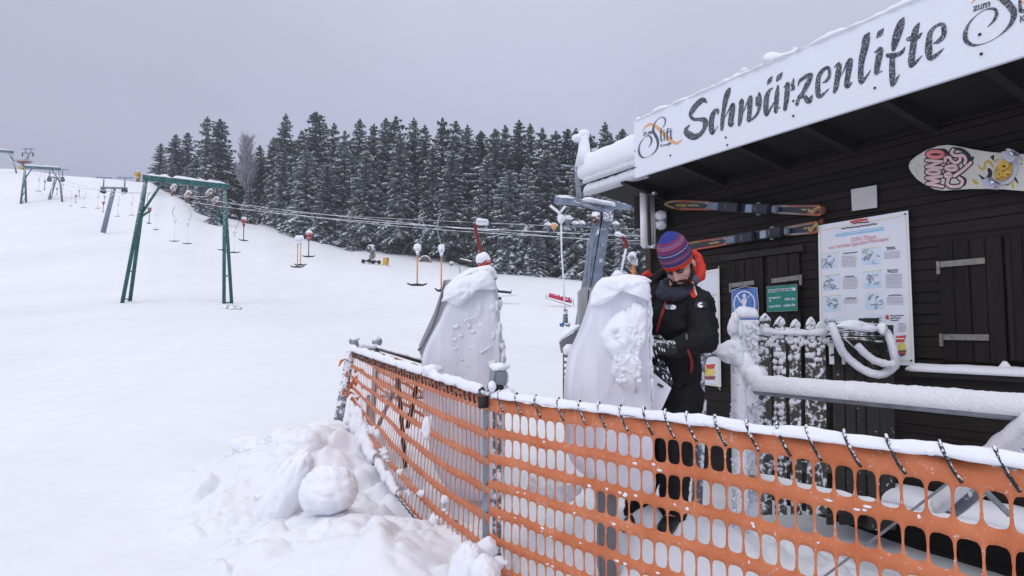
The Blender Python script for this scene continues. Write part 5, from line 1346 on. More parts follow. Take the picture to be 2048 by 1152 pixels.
# fence posts
cp = thing('fence_post', CORN-Vector((0, 0, 1.4)), 'grey corner post of the netting with a snowy box-shaped cap', 'post', 'posts of the orange netting')
m = MB(); m.bar(CORN+Vector((.045, .06, -1.6)), CORN+Vector((.045, .06, .05)), .05, .05); m.build('tube', M_steelf, cp)
m = MB(); m.bar(CORN+Vector((-.02, .075, -1.6)), CORN+Vector((-.02, .075, .02)), .035, .035); m.build('inner_tube', M_steel, cp)
Mx = Matrix.Rotation(.12, 3, 'Y')@Matrix.Rotation(.5, 3, 'Z')
m = MB(); m.box(W(996, 756, 3.84), (.085, .08, .10), Mx, .012); m.build('cap_box', M_steel, cp)
m = MB(); m.box(W(991, 775, 3.82), (.075, .075, .04), Mx, .008); m.build('cap_base', M_black, cp)
m = MB(); m.blob(W(998, 734, 3.84), (.055, .05, .025), 3, .25); m.blob(W(984, 772, 3.78), (.022, .02, .028), 4, .3); m.blob(W(1014, 788, 3.8), (.05, .04, .03), 5, .3); m.build('snow', M_snow, cp)
fp = thing('fence_post', LEFTE-Vector((0, 0, 1.3)), 'far end post of the netting with a tilted grey cap, leftmost post', 'post', 'posts of the orange netting')
m = MB(); m.tube([LEFTE+Vector((0, 0, .06)), LEFTE+Vector((-.13, -.02, -.75)), LEFTE+Vector((-.17, -.05, -1.5))], .05, 10); m.build('tube', M_steelf, fp)
m = MB(); m.tube([W(673, 860, 6.9), W(669, 940, 6.9)], .045, 10); m.build('lower_tube', M_steel, fp)
m = MB(); m.box(W(708, 686, 7.2), (.085, .08, .11), Matrix.Rotation(-.3, 3, 'Y'), .015); m.build('cap_box', M_steel, fp)
m = MB(); m.blob(W(710, 678, 7.2), (.05, .045, .025), 3, .25); m.build('snow', M_snow, fp)
# rear stretch of the lane
def rear():
    P0 = W(755, 697, 7.9); P1 = W(850, 724, 5.5); d = P1-P0; L_ = Vector((d.x, d.y, 0)).length
    root = thing('barrier_fence', P0-Vector((0, 0, 1.)), 'short rear stretch of orange netting behind the left one', 'safety fence', 'stretches of orange netting')
    n = Vector((d.y, -d.x, 0)).normalized()
    m = MB(); net_mesh(m, L_, .075, .9, lambda u, v: P0+d*(u/L_)+n*(.02*hsh(u*2, v*3, 4))+Vector((0, 0, -.04-v*(.55+.0*u)-.012*hsh(u*3, v*2, 1))), 5, hw=.86, hh=.74)
    o = m.build('netting', M_net, root); sm = o.modifiers.new('thickness', 'SOLIDIFY'); sm.thickness = .003; sm.offset = 0
    m = MB(); m.tube([P0, P1], .022, 10); m.build('top_rail', M_picketl, root)
    m = MB(); m.tube([W(765, 792, 7.6), W(845, 793, 5.6)], .02, 8); m.tube([W(704, 698, 7.25), P0], .02, 8); m.build('mid_rail', M_steelf, root)
    m = MB(); m.loaf([P0+Vector((0, 0, .012)), P1+Vector((0, 0, .012))], .05, .025, 3, .6, .03, 7); m.loaf([W(712, 700, 7.25), P0], .07, .05, 8, .5, .03, 7); m.build('rail_snow', M_snow, root)
    for (x0, y0, x1, y1, Z0, Z1, mt) in ((798, 758, 742, 885, 6.4, 6.6, M_steel), (796, 755, 811, 935, 6.3, 6.0, M_dark), (836, 760, 815, 855, 5.7, 5.9, M_dark), (737, 790, 735, 850, 7.4, 7.4, M_steel)):
        m = MB(); m.tube([W(x0, y0, Z0), W(x1, y1, Z1)], .02, 8); m.build('brace', mt, root)
    p = thing('fence_post', P0-Vector((0, 0, 1.3)), 'grey post with a round knob behind the far end of the netting', 'post', 'posts of the orange netting')
    m = MB(); m.tube([P0+Vector((0, 0, .06)), P0+Vector((-.1, .1, -1.4))], .035, 10); m.build('tube', M_steel, p)
    m = MB(); m.blob(W(754, 684, 7.9), (.06, .05, .065), 3, .06); m.build('knob', M_steel, p); m = MB(); m.blob(W(752, 678, 7.88), (.045, .04, .03), 3, .2); m.build('snow', M_snow, p)
rear()
# tangle of torn netting at the far post
m = MB()
for k in range(26):
    a = LEFTE+Vector((rq.uniform(-.08, .10), rq.uniform(-.06, .06), -rq.uniform(.05, .8))); b = a+Vector((rq.uniform(-.06, .08), rq.uniform(-.05, .05), rq.uniform(-.10, .08)))
    m.tube([a, (a+b)/2+Vector((0, -.03, rq.uniform(-.05, .05))), b], [.006, .018, .005], 5, jit=.4)
tag(m.build('torn_netting', M_orange), 'crumpled bunch of torn orange netting tied round the far left post', 'netting')

# ------------------------------------------------------------------ ticket gates under tarpaulins
def gate(out, Z, dep, label, creases, snow):
    base = W(sum(p[0] for p in out)/len(out), 1000, Z); base.z = -.4
    root = thing('ticket_gate', base, label, 'ticket gate', 'ticket gates under grey tarpaulins')
    P = curve(out+[out[0]], 5)[:-1]; n = len(P)
    # cloth: outline as rings shrinking to the middle, with soft folds; front and back faces
    cx = sum(p[0] for p in P)/n; cy = sum(p[1] for p in P)/n
    ymin = min(p[1] for p in P); ymax = max(p[1] for p in P)
    vs = []; fs = []
    layers = [(0.0, 0.00), (.25, .0), (.5, .0), (.72, .0), (.86, -.003), (.94, -.012), (1.0, .035), (1.012, .09), (1.012, dep-.09), (1.0, dep-.03), (.9, dep), (0, dep)]
    for li, (k, d) in enumerate(layers):
        for i, (x, y) in enumerate(P):
            X = cx+(x-cx)*k; Y = cy+(y-cy)*k
            fold = .016*math.sin((X-cx)*.10+(Y-ymin)*.012+2*hsh(X*.01, Y*.01, Z))+.022*hsh((X-cx)*.03, (Y-cy)*.006, Z)+.004*hsh((X-cx)*.11, (Y-cy)*.03, Z+3)
            down = (Y-ymin)/(ymax-ymin); bulge = -.03*math.sin(down*3.0)
            dd = d+(fold*(.35+down)+bulge if li < 6 else (0 if li < 8 else fold))
            p = W(X, Y, Z); q = p+Vector((0, dd, 0))
            # keep the body's sides parallel (true size), do not let it follow the line of sight
            vs.append(q)
    for li in range(len(layers)-1):
        for i in range(n): fs.append((li*n+i, li*n+(i+1) % n, (li+1)*n+(i+1) % n, (li+1)*n+i))
    m = MB(); m.add(vs, fs, True); o = m.build('tarpaulin', M_tarp, root); recalc(o)
    ss = o.modifiers.new('smooth', 'SUBSURF'); ss.levels = 1; ss.render_levels = 1
    return root
gl_ = gate([(878, 640), (895, 600), (915, 572), (945, 556), (975, 552), (990, 566), (996, 600), (1000, 660), (1004, 720), (1006, 800), (1006, 900), (1000, 985), (960, 1005), (905, 990), (868, 940), (852, 860), (843, 780), (842, 720), (856, 680)], 5.2, .30, 'left ticket gate wrapped in a grey tarpaulin with a cap of snow', None, None)
m = MB(); Z = 5.3; P = [(888, 560), (915, 558), (916, 640), (885, 660), (868, 700), (850, 735), (838, 702), (838, 690), (868, 625), (880, 590)]
m.prism([W(x, y, Z) for x, y in P], (0, .10, 0)); recalc(m.build('side_panel', M_panel, gl_))
m = MB(); m.tube([W(x, y, Z-.01) for x, y in curve([(888, 562), (880, 605), (866, 650), (848, 685), (840, 700)], 4)], .006, 6); m.blob(W(838, 699, Z-.02), .012, 2, .1); m.build('panel_seam', M_paneld, gl_)
def snowpatch(m, pts, Z, thick, seed, edge=.16):  # noqa
    "a slab of stuck snow with a domed surface; pts is its outline in picture pixels at depth Z"
    P = curve(pts+[pts[0]], 5)[:-1]; n = len(P); cx = sum(p[0] for p in P)/n; cy = sum(p[1] for p in P)/n
    vs = []; fs = []; lay = [(0, 1.), (.1, 1.), (.2, 1.), (.3, .99), (.4, .96), (.5, .93), (.6, .88), (.7, .80), (.78, .70), (.85, .58), (.9, .45), (.96, .25), (1, 0), (.96, -.3)]
    for k, h in lay:
        for i, (x, y) in enumerate(P):
            j = 1+edge*.35*hsh(i*.9, seed, 3)*(k > .5)
            X = cx+(x-cx)*k*j; Y = cy+(y-cy)*k*j
            hh = thick*h*(1+.45*hsh(X*.035, Y*.035, seed)+.22*hsh(X*.1, Y*.1, seed+2)+.10*hsh(X*.25, Y*.25, seed)) if h > 0 else thick*h
            p = W(X, Y, Z); vs.append(p-Vector((0, hh, 0)))
    for li in range(len(lay)-1):
        for i in range(n): fs.append((li*n+i, (li+1)*n+i, (li+1)*n+(i+1) % n, li*n+(i+1) % n))
    m.add(vs, fs, True)
m = MB(); snowpatch(m, [(882, 604), (893, 580), (913, 561), (950, 545), (975, 541), (989, 558), (993, 580), (984, 574), (974, 570), (962, 577), (950, 590), (937, 600), (923, 612), (906, 612), (896, 603)], 5.18, .06, 2)
m.loaf([W(893, 598, 5.35), W(915, 568, 5.35), (W(945, 551, 5.35)), W(975, 546, 5.35), W(990, 560, 5.35)], .36, .06, 3, .2, .04, 11)
m.build('snow_cap', M_snow, gl_)
m = MB()
for k in range(46):
    t = rq.random(); x = 988+12*t+rq.uniform(-5, 12)-3*math.sin(t*6); y = 600+175*t; m.blob(W(x, y, 5.21+rq.uniform(-.03, .1)), (rq.uniform(.010, .026), .02, rq.uniform(.02, .055)), k, .55, 12, 10)
m.build('snow_edge', M_snow, gl_)
m = MB()
for k in range(34):
    x = rq.uniform(895, 985); y = rq.uniform(645, 770); r_ = rq.uniform(.004, .014)
    if rq.random() < .35: r_ *= 1.6
    m.blob(W(x, y, 5.175), (r_*rq.uniform(.5, 1.6), .0025, r_*rq.uniform(.5, 1.8)), k, .6, 10, 7)
for a in ([(930, 640), (940, 637), (955, 630), (960, 612), (957, 605)], [(928, 645), (935, 632), (930, 625)], [(985, 690), (970, 700), (962, 706)]):
    m.tube([W(x, y, 5.16) for x, y in curve(a, 4)], .006, 6, jit=.7, jf=60)
m.build('snow_splashes', M_snow, gl_)
m = MB(); m.box(W(892, 1080, 4.75)+Vector((0, .12, -.32)), (.13, .2, .8), None, .008); m.build('pedestal', M_paneld, gl_)
gr_ = gate([(1151, 688), (1168, 650), (1182, 608), (1190, 580), (1210, 566), (1250, 562), (1286, 564), (1297, 572), (1300, 620), (1302, 700), (1304, 780), (1308, 860), (1312, 940), (1311, 990), (1262, 1006), (1205, 975), (1150, 935), (1135, 880), (1131, 800), (1138, 722)], 3.52, .20, 'right ticket gate wrapped in a grey tarpaulin, being cleared by the worker', None, None)
m = MB(); snowpatch(m, [(1179, 612), (1184, 584), (1195, 564), (1215, 555), (1250, 555), (1290, 559), (1300, 572), (1301, 604), (1287, 591), (1267, 578), (1243, 583), (1222, 598), (1202, 611)], 3.505, .045, 5)
m.loaf([W(1190, 582, 3.63), W(1210, 568, 3.63), W(1250, 561, 3.63), W(1298, 566, 3.63)], .26, .035, 3, .15, .03, 11); m.build('snow_cap', M_snow, gr_)
m = MB(); snowpatch(m, [(1271, 604), (1250, 617), (1221, 637), (1203, 669), (1211, 696), (1225, 717), (1223, 746), (1237, 769), (1255, 780), (1271, 785), (1280, 773), (1279, 754), (1284, 735), (1278, 717), (1284, 698), (1293, 679), (1295, 642), (1290, 615)], 3.495, .075, 8, .3)
for k in range(60):
    v_ = rq.uniform(0, 1); m.blob(W(1252+rq.uniform(-24, 26)+8*v_, 640+125*v_, 3.435), (rq.uniform(.008, .022), .014, rq.uniform(.008, .02)), k, .5, 10, 8, rot=Matrix.Rotation(rq.uniform(-1, 1), 3, 'Y'))
m.build('snow_clump', M_snow, gr_)
m = MB()
for k in range(40):
    t = rq.random(); m.blob(W(1296+7*t+rq.uniform(-4, 4), 600+215*t, 3.53+rq.uniform(-.02, .06)), (rq.uniform(.007, .014), .02, rq.uniform(.02, .04)), k, .3, 9, 7)
for k in range(45):
    x = rq.uniform(1150, 1290); y = rq.uniform(760, 960); r_ = rq.uniform(.002, .006); m.blob(W(x, y, 3.485), (r_, .004, r_*1.4), k, .4, 7, 5)
m.build('snow_flecks', M_snow, gr_)
m = MB(); m.box(W(1217, 1050, 3.6)+Vector((0, .05, -.05)), (.10, .12, .8), None, .006); m.build('pedestal', M_paneld, gr_)
m = MB(); P = [W(x, y, 3.56) for x, y in ((1294, 735), (1343, 776), (1322, 822), (1294, 822))]; m.prism(P, (0, .006, 0)); recalc(m.build('side_plate', M_tarp, gr_))
m = MB(); m.bar(W(1316, 768, 3.552), W(1326, 774, 3.552), .012, .012); m.build('clip', M_black, gr_)
Z = 3.85; m = MB(); P = [(1159, 582), (1166, 575), (1196, 575), (1196, 700), (1163, 700), (1158, 690)]; m.prism([W(x, y, Z) for x, y in P], (0, .12, 0)); recalc(m.build('reader_box', M_panel, gr_))
m = MB(); m.tube([W(1177, 580, Z-.004), W(1176, 640, Z-.004), W(1166, 655, Z-.004)], .003, 6); m.build('panel_seam', M_dark, gr_)
Z = 3.8; m = MB(); m.prism([W(x, y, Z) for x, y in ((1120, 684), (1166, 655), (1180, 660), (1140, 700), (1136, 706), (1124, 706))], (0, .09, 0)); m.build('swing_arm', M_paneld, gr_)
m = MB(); m.loaf([W(1122, 680, Z+.04), W(1160, 652, Z+.04)], .09, .03, 3, .3, .02, 8); m.blob(W(1137, 700, Z-.03), (.03, .03, .03), 6, .3); m.build('snow', M_snow, gr_)
m = MB(); 
for y in range(712, 800, 12): m.tube([W(1127, y, Z), W(1136, y+1, Z)], .008, 6)
m.tube([W(1127, 704, Z), W(1127, 805, Z)], .004, 6); m.tube([W(1136, 704, Z), W(1136, 805, Z)], .004, 6); m.build('spring', plain('brown_grey', (.20, .17, .15), .6), gr_)

# ------------------------------------------------------------------ picket fence, rail and hose
ZP = 4.62
pf = thing('picket_fence', W(1640, 1000, ZP), 'old wooden picket fence crusted with rime between the rail and the hut', 'fence')
def picket(m, px, yt, w, yb, Z, lean=0, tip=16):
    hw = w/2; a = [(px-hw, yt+tip), (px, yt), (px+hw, yt+tip), (px+hw+lean, yb), (px-hw+lean, yb)]
    m.prism([W(x, y, Z) for x, y in a], (0, .022, 0))
rb_ = random.Random(4)
def rime(m, px, y0, y1, w, Z, seed, dens=1.0, side=0):
    y = y0
    while y < y1:
        for _ in range(4):
            x = px+rb_.uniform(-w*.42, w*.42)+side*w*.3; r_ = rb_.uniform(.007, .017)*(1.25-.5*(y-y0)/(y1-y0+1))
            m.blob(W(x, y, Z-.001), (r_, .010, r_*rb_.uniform(.7, 1.5)), rb_.random()*50, .4, 8, 6)
        y += rb_.uniform(6, 13)/dens
for i, (px, yt, w, mt) in enumerate([(1530, 628, 23, 0), (1560, 634, 22, 0), (1591, 640, 20, 0), (1622, 636, 19, 0), (1641, 644, 20, 0), (1679, 660, 22, 1), (1700, 668, 24, 1), (1720, 672, 20, 1)]):
    m = MB(); picket(m, px, yt, w, 1030, ZP, 3); p = m.build('picket', M_picket if mt == 0 else M_picketl, pf); recalc(p)
    if mt == 0:
        m = MB(); rime(m, px, yt+10, yt+60, w*.8, ZP, i, .8); rime(m, px+2, yt+75, 1000, w*.9, ZP, i, .13+.45*(i == 1), -1)
        m.loaf([W(px-w*.42, yt+14, ZP), W(px, yt+1, ZP+.01), W(px+w*.42, yt+14, ZP)], .035, .012, i, .5, .008, 8); m.build('rime', M_snowr, p).location = (0, 0, 0)
for yr in (675, 930):
    m = MB(); m.bar(W(1500, yr, ZP+.045), W(1760, yr+8, ZP+.045), .04, .07); m.build('cross_rail', M_picket, pf)
m = MB(); m.loaf([W(1515, 668, ZP+.02), W(1655, 672, ZP+.02)], .09, .05, 3, .6, .02, 8); 
for k in range(26):
    c_ = (1545, 1576, 1607, 1632, 1655)[k % 5]; m.blob(W(c_+rb_.uniform(-9, 9), 672+rb_.uniform(-14, 22), ZP+.01), (rb_.uniform(.012, .028), .02, rb_.uniform(.012, .03)), k, .4, 9, 7)
m.build('rail_snow', M_snowr, pf)
m = MB(); 
for x, w in ((1745, 26), (1772, 30)): m.prism([W(x-w/2, 636 if w < 28 else 650, ZP-.02), W(x+w/2, 636 if w < 28 else 650, ZP-.02), W(x+w/2+5, 1060, ZP-.02), W(x-w/2+5, 1060, ZP-.02)], (0, .10, 0))
m.build('end_post', M_picketl, pf)
for i, (px, w) in enumerate(((1690, 26), (1716, 24), (1735, 18), (1660, 18))):
    m = MB(); m.prism([W(px-w/2, 690, ZP+.07), W(px+w/2, 690, ZP+.07), W(px+w/2+4, 1050, ZP+.07), W(px-w/2+4, 1050, ZP+.07)], (0, .02, 0)); m.build('board', M_picketl, pf)
m = MB(); m.box(W(1663, 710, ZP-.02), (.030, .006, .125)); m.build('white_tag', M_white, pf)
m = MB(); m.box(W(1687, 720, ZP-.02), (.022, .006, .06)); m.build('white_tag', M_white, pf)
m = MB(); m.strokes = None; m.bar(W(1661, 711, ZP-.026), W(1668, 709, ZP-.026), .008, .012); m.build('tag_marking', M_black, pf)
# frosted wooden post
gp = thing('gate_post', W(1496, 1000, 4.5), 'thick rimed wooden post with a snow cap, left end of the picket fence', 'post')
m = MB(); m.prism([W(1474, 640, 4.5), W(1516, 640, 4.5), W(1518, 1080, 4.5), W(1478, 1080, 4.5)], (0, .13, 0)); recalc(m.build('timber', M_postw, gp))
m = MB(); m.loaf([W(1472, 636, 4.57), W(1514, 636, 4.57)], .16, .075, 3, .15, .012, 11)
for k in range(230):
    y = 632+rq.random()**.8*380; x = 1506+rq.uniform(-13, 12) if y < 700 else 1500+rq.uniform(-20, 18); r_ = rq.uniform(.006, .018); m.blob(W(x, y, 4.495), (r_, .016, r_*1.2), k, .45, 8, 6)
for x, y, rx, rz in ((1466, 655, .035, .06), (1480, 660, .022, .07), (1470, 640, .03, .05), (1476, 690, .03, .05)): m.blob(W(x, y, 4.46), (rx, .03, rz), x, .35, 12, 9)
m.build('rime', M_snowr, gp)
# tube barrier with two rails
KR = .27; OFR = DW*(1-.186/KR)
tb = thing('tube_barrier', HP(sz(1500, 700, OFR)[0], OFR, -.2), 'steel tube barrier whose thick upper rail carries a long loaf of snow', 'barrier')
sA = sz(1512, 782, OFR)[0]; sB = sz(2048, 800, OFR)[0]+.8; zU = sz(1700, 797, OFR)[1]; zL = sz(1800, 1030, OFR)[1]
m = MB(); m.tube([HP(sA, OFR, zU), HP(sB, OFR, zU)], .030, 14); m.build('upper_rail', M_steel, tb)
m = MB(); P = resample([HP(sA-.02, OFR, zU), HP(sB, OFR, zU)], .012); n = 16; vs = []; fs = []
for i, p in enumerate(P):
    e = min(1, (i+1)/4)
    for k in range(n):
        an = math.pi*2*k/n; c, s_ = math.cos(an), math.sin(an)
        u = i*.012
        q = 1+.05*hsh(u*5, c*2, s_*2)+.05*hsh(u*22, c*4, s_*4)+.035*hsh(u*60, c*9, s_*9)
        low = s_ < 0
        rx = .062*q*e; rz = (.088 if not low else .008)*q*e
        vs.append(p+UN*c*rx+Vector((0, 0, s_*rz+.002)))
for i in range(len(P)-1):
    for k in range(n): fs.append((i*n+k, i*n+(k+1) % n, (i+1)*n+(k+1) % n, (i+1)*n+k))
fs += [tuple(range(n)), tuple(range((len(P)-1)*n, len(P)*n))]
m.add(vs, fs, True); recalc(m.build('rail_snow', M_snowr, tb))
m = MB(); m.tube([HP(sA-.05, OFR, zL), HP(sB, OFR, zL)], .026, 12); m.build('lower_rail', M_steel, tb)
m = MB(); m.loaf([HP(sA, OFR, zL+.012), HP(sB, OFR, zL+.012)], .055, .038, 5, .5, .02, 9, freq=8); m.build('lower_snow', M_snowr, tb)
Zb = 4.12
m = MB(); m.tube([W(1477, 705, Zb), W(1479, 850, Zb), W(1482, 1120, Zb)], .048, 14, jit=.06, jf=70); m.build('post', M_pipe, tb)
m = MB()
for k in range(120):
    y = 700+rq.random()*400; x = 1478+rq.uniform(-17, 17); m.blob(W(x, y, Zb-.035), (rq.uniform(.006, .013), .014, rq.uniform(.006, .014)), k, .4, 7, 5)
m.build('rime', M_snowr, tb)
m = MB(); m.tube([W(x, y, Zb) for x, y in curve([(1402, 820), (1401, 770), (1402, 730), (1412, 708), (1440, 706), (1470, 722), (1478, 735)], 5)], .026, 12); m.tube([W(1402, 800, Zb), W(1392, 1050, Zb+.1)], .034, 12); m.build('hoop', M_steelf, tb)
m = MB(); m.loaf([W(1388, 704, Zb), W(1415, 702, Zb), W(1440, 704, Zb)], .07, .03, 3, .3, .02, 8); snowpatch(m, [(1428, 708), (1438, 692), (1458, 680), (1476, 684), (1486, 705), (1490, 735), (1476, 736), (1455, 722)], Zb-.02, .06, 4); m.blob(W(1462, 705, Zb), (.085, .07, .07), 3, .12); m.build('hoop_snow', M_snow, tb)
m = MB(); m.blob(W(1508, 750, Zb-.05), (.075, .06, .06), 3, .2); m.blob(W(1490, 735, Zb-.02), (.06, .05, .09), 4, .2); m.prism([W(1492, 775, Zb-.05), W(1520, 800, Zb-.05), W(1494, 812, Zb-.05)], (0, .02, 0)); m.build('joint_snow', M_snow, tb)
m = MB(); m.tube([W(1520, 800, Zb), W(1523, 1000, Zb)], .016, 10); m.build('stay', M_steelf, tb)
# rimed hose draped over the pickets
hs = thing('hose', W(1660, 700, 4.5), 'snow-coated hose hung in a loose loop over the picket tops', 'hose')
Zh = 4.5
m = MB(); m.tube([W(x, y, Zh-.02*math.sin(i*.3)) for i, (x, y) in enumerate(curve([(1664, 650), (1673, 675), (1686, 705), (1710, 728), (1738, 745), (1765, 748), (1786, 735), (1790, 722), (1784, 690), (1775, 668), (1762, 660)], 6))], .027, 12, jit=.2, jf=45); m.build('outer_loop', M_snowr, hs)
m = MB(); m.tube([W(x, y, Zh-.05) for x, y in curve([(1714, 690), (1730, 707), (1752, 722), (1775, 728), (1788, 727)], 6)], .024, 12, jit=.2, jf=45); m.build('inner_loop', M_snowr, hs)
m = MB()
for k in range(15):
    y = 648+k*2.6; m.tube([W(1655+rq.uniform(0, 12), y, Zh+.02), W(1700, y-3+rq.uniform(-3, 3), Zh-.02), W(1762+rq.uniform(-20, 10), y+rq.uniform(-4, 4), Zh+.02)], .008, 6, jit=.5, jf=50)
m.build('coil', M_picket, hs)
m = MB(); snowpatch(m, [(1670, 652), (1690, 642), (1712, 640), (1740, 648), (1758, 655), (1745, 664), (1700, 660)], Zh-.02, .03, 6); m.blob(W(1764, 657, Zh-.02), (.03, .03, .04), 3, .3); m.build('coil_snow', M_snow, hs)
m = MB(); m.tube([W(1688, 676, Zh-.03), W(1712, 698, Zh-.03)], .004, 6); m.build('string', M_paper2, hs)
# leaning rail with a thick cushion of snow, lower right, and crossed stays behind the netting
lr = thing('leaning_rail', W(1990, 920, 2.9), 'sloping steel rail under a thick cushion of snow at the lower right', 'rail')
m = MB(); a, b = W(1890, 1035, 3.3), W(2110, 850, 2.7); m.tube([a, b], .03, 12); m.build('tube', M_steelf, lr)
m = MB(); m.loaf([a+Vector((0, 0, .0)), a.lerp(b, .5)+Vector((0, 0, .01)), b+Vector((0, 0, .01))], .17, .10, 6, .15, .025, 11); m.build('snow', M_snowr, lr)
st_ = thing('crossed_stays', W(1830, 1040, 2.2), 'two crossed thin grey stay bars right behind the netting at the lower right', 'stay bars')
m = MB(); m.bar(W(1928, 942, 2.25), W(1650, 1152, 2.6), .020, .008); m.build('stay', M_steel, st_)
m = MB(); m.bar(W(1938, 950, 2.24), W(2022, 1032, 2.1), .020, .008); m.build('stay', M_steel, st_)

# ------------------------------------------------------------------ broken blocks of snow beside the netting
def block(px, py, Z, r, seed, label, rot=None, rough=.14, freq=1.2):
    c = W(px, py, Z); m = MB(); m.blob(Vector((0, 0, 0)), (1, 1, 1), seed, rough, 64, 44, freq)
    Mr = rot if rot is not None else Matrix.Identity(3); out = []
    for v in m.v:   # break the surface up into clods
        d = v.normalized(); d1, p1 = noise.voronoi(d*1.9+Vector((seed, 0, 0))); e = min(1., (d1[1]-d1[0])*2.0); d2, p2 = noise.voronoi(d*5.5+Vector((0, seed, 0))); e2 = min(1., (d2[1]-d2[0])*2.2)
        k = 1+.045*(e*(2-e)-.9)+.07*noise.noise(p1[0]*5.1)+.007*(e2*(2-e2)-.8)+.02*noise.noise(d*7)
        q = v*k; out.append(c+Mr@Vector((q.x*r[0], q.y*r[1], q.z*r[2])))
    m.v = out; o = m.build('snow_block', M_snow)
    tag(o, label, 'snow block', 'broken snow blocks by the netting')
block(572, 985, 5.0, (.145, .18, .35), 3, 'tall slanting slab of snow, largest block left of the netting', Matrix.Rotation(.50, 3, 'Y'), .10, 1.0)
block(660, 980, 4.7, (.20, .19, .17), 8, 'big rounded block of snow between the slanting slab and the netting', None, .13)
block(645, 1085, 4.2, (.11, .11, .13), 5, 'small upright lump of snow below the rounded block', None, .18)
block(653, 858, 6.7, (.20, .18, .09), 12, 'flat snow cushion lying against the far post', None, .15)
block(600, 905, 6.0, (.22, .2, .2), 14, 'lump of snow behind the top of the slanting slab', None, .2)
block(578, 885, 6.5, (.20, .2, .12), 15, 'low lump of snow left of the flat cushion', None, .25)
block(510, 895, 6.6, (.22, .2, .12), 17, 'shallow lump at the left end of the ploughed snow heap', None, .25)
block(930, 1140, 3.7, (.09, .08, .15), 21, 'rounded snow lump under the netting at the bottom edge, left one', Matrix.Rotation(.3, 3, 'Y'), .12)
block(968, 1155, 3.6, (.08, .08, .12), 23, 'rounded snow lump under the netting at the bottom edge, right one', Matrix.Rotation(.2, 3, 'Y'), .12)
block(1110, 975, 4.2, (.16, .12, .10), 24, 'crumbly snow lump behind the netting between the two gates', None, .3)

# ------------------------------------------------------------------ the worker
def capsule(m, a, b, r0, r1, n=16):
    a = Vector(a); b = Vector(b); P = []; rs = []
    d = (b-a).normalized() if (b-a).length > 1e-6 else Vector((0, 0, 1))
    for k in range(4): an = math.pi/2*k/4; P.append(a-d*r0*math.cos(an)*.999); rs.append(max(.002, r0*math.sin(an)))
    for k in range(5): t = k/4; P.append(a.lerp(b, t)); rs.append(r0+(r1-r0)*t)
    for k in range(1, 5): an = math.pi/2*k/4; P.append(b+d*r1*math.sin(an)); rs.append(max(.002, r1*math.cos(an)))
    m.tube(P, rs, n)
def organic(m, name, mat, parent, voxel, smooth=6, disp=0., dscale=.05):
    o = m.build(name, mat, parent, smooth=True)
    r_ = o.modifiers.new('union', 'REMESH'); r_.mode = 'VOXEL'; r_.voxel_size = voxel; r_.use_smooth_shade = True
    if smooth:
        k = o.modifiers.new('soften', 'SMOOTH'); k.factor = .5; k.iterations = smooth
    if disp:
        tx = bpy.data.textures.new(name+'_folds', 'CLOUDS'); tx.noise_scale = dscale; tx.noise_depth = 2
        k = o.modifiers.new('folds', 'DISPLACE'); k.texture = tx; k.strength = disp; k.mid_level = .5; k.texture_coords = 'LOCAL'
        tx2 = bpy.data.textures.new(name+'_creases', 'CLOUDS'); tx2.noise_scale = dscale*.35; tx2.noise_depth = 1
        k = o.modifiers.new('creases', 'DISPLACE'); k.texture = tx2; k.strength = disp*.38; k.mid_level = .5; k.texture_coords = 'LOCAL'
    return o
ZM = 3.80
person = thing('person', W(1335, 1066, ZM), 'person in a striped knitted hat and black work clothes brushing snow off the right gate', 'person')
PB = person.location.copy()
J = dict(hips=W(1347, 775, ZM+.12), waist=W(1350, 725, ZM+.11), chest=W(1352, 650, ZM+.07), neck=W(1352, 592, ZM+.03),
         shL=W(1398, 607, ZM-.04), elL=W(1409, 680, ZM-.17), wrL=W(1346, 698, ZM-.16), haL=W(1309, 694, ZM-.22),
         shR=W(1306, 598, ZM+.16), elR=W(1290, 680, ZM+.14), wrR=W(1312, 728, ZM-.02), haR=W(1328, 752, ZM-.08),
         hpL=W(1368, 790, ZM+.06), knL=W(1352, 905, ZM-.02), anL=W(1346, 1030, ZM+.10), toL=W(1330, 1058, ZM-.06),
         hpR=W(1326, 790, ZM+.20), knR=W(1300, 905, ZM+.14), anR=W(1275, 1030, ZM+.22), toR=W(1256, 1055, ZM+.06))
M_skin = None
def skinmat():
    m, t, b = newmat('skin'); n = _noise(t, 30., 4)
    t.links.new(_mix(t, _range(t, n, .3, .7), (.50, .27, .22), (.60, .36, .30)), b.inputs['Base Color']); b.inputs['Roughness'].default_value = .5
    return m
M_skin = skinmat()
M_cloth = plain('black_work_cloth', (.0085, .0085, .0105), .72, nscale=40, var=.2, bump=.3, bdist=.004, spec=.25)
M_cloth2 = frosted('snowy_black_glove', (.014, .014, .017), .03, 75.)
M_redc = plain('red_cloth', (.62, .035, .02), .65, nscale=50, bump=.3, bdist=.003)
M_dred = plain('dark_red_zip', (.28, .02, .02), .5)
M_greyc = plain('grey_fleece', (.07, .075, .11), .85, nscale=90, bump=.5, bdist=.003)
M_beard = plain('dark_beard', (.030, .020, .017), .9, nscale=220, var=.4, bump=1., bdist=.003)
def head_frame():
    yaw = R(150)         # facing the camera side, turned towards the picture's left
    z = Matrix.Rotation(yaw, 3, 'Z'); x = Matrix.Rotation(R(-42), 3, 'X'); y = Matrix.Rotation(R(10), 3, 'Y')
    return z@x@y
HF = head_frame(); HC = W(1358, 530, ZM-.05)
def H(x, y, z): return HC+HF@Vector((x, y, z))
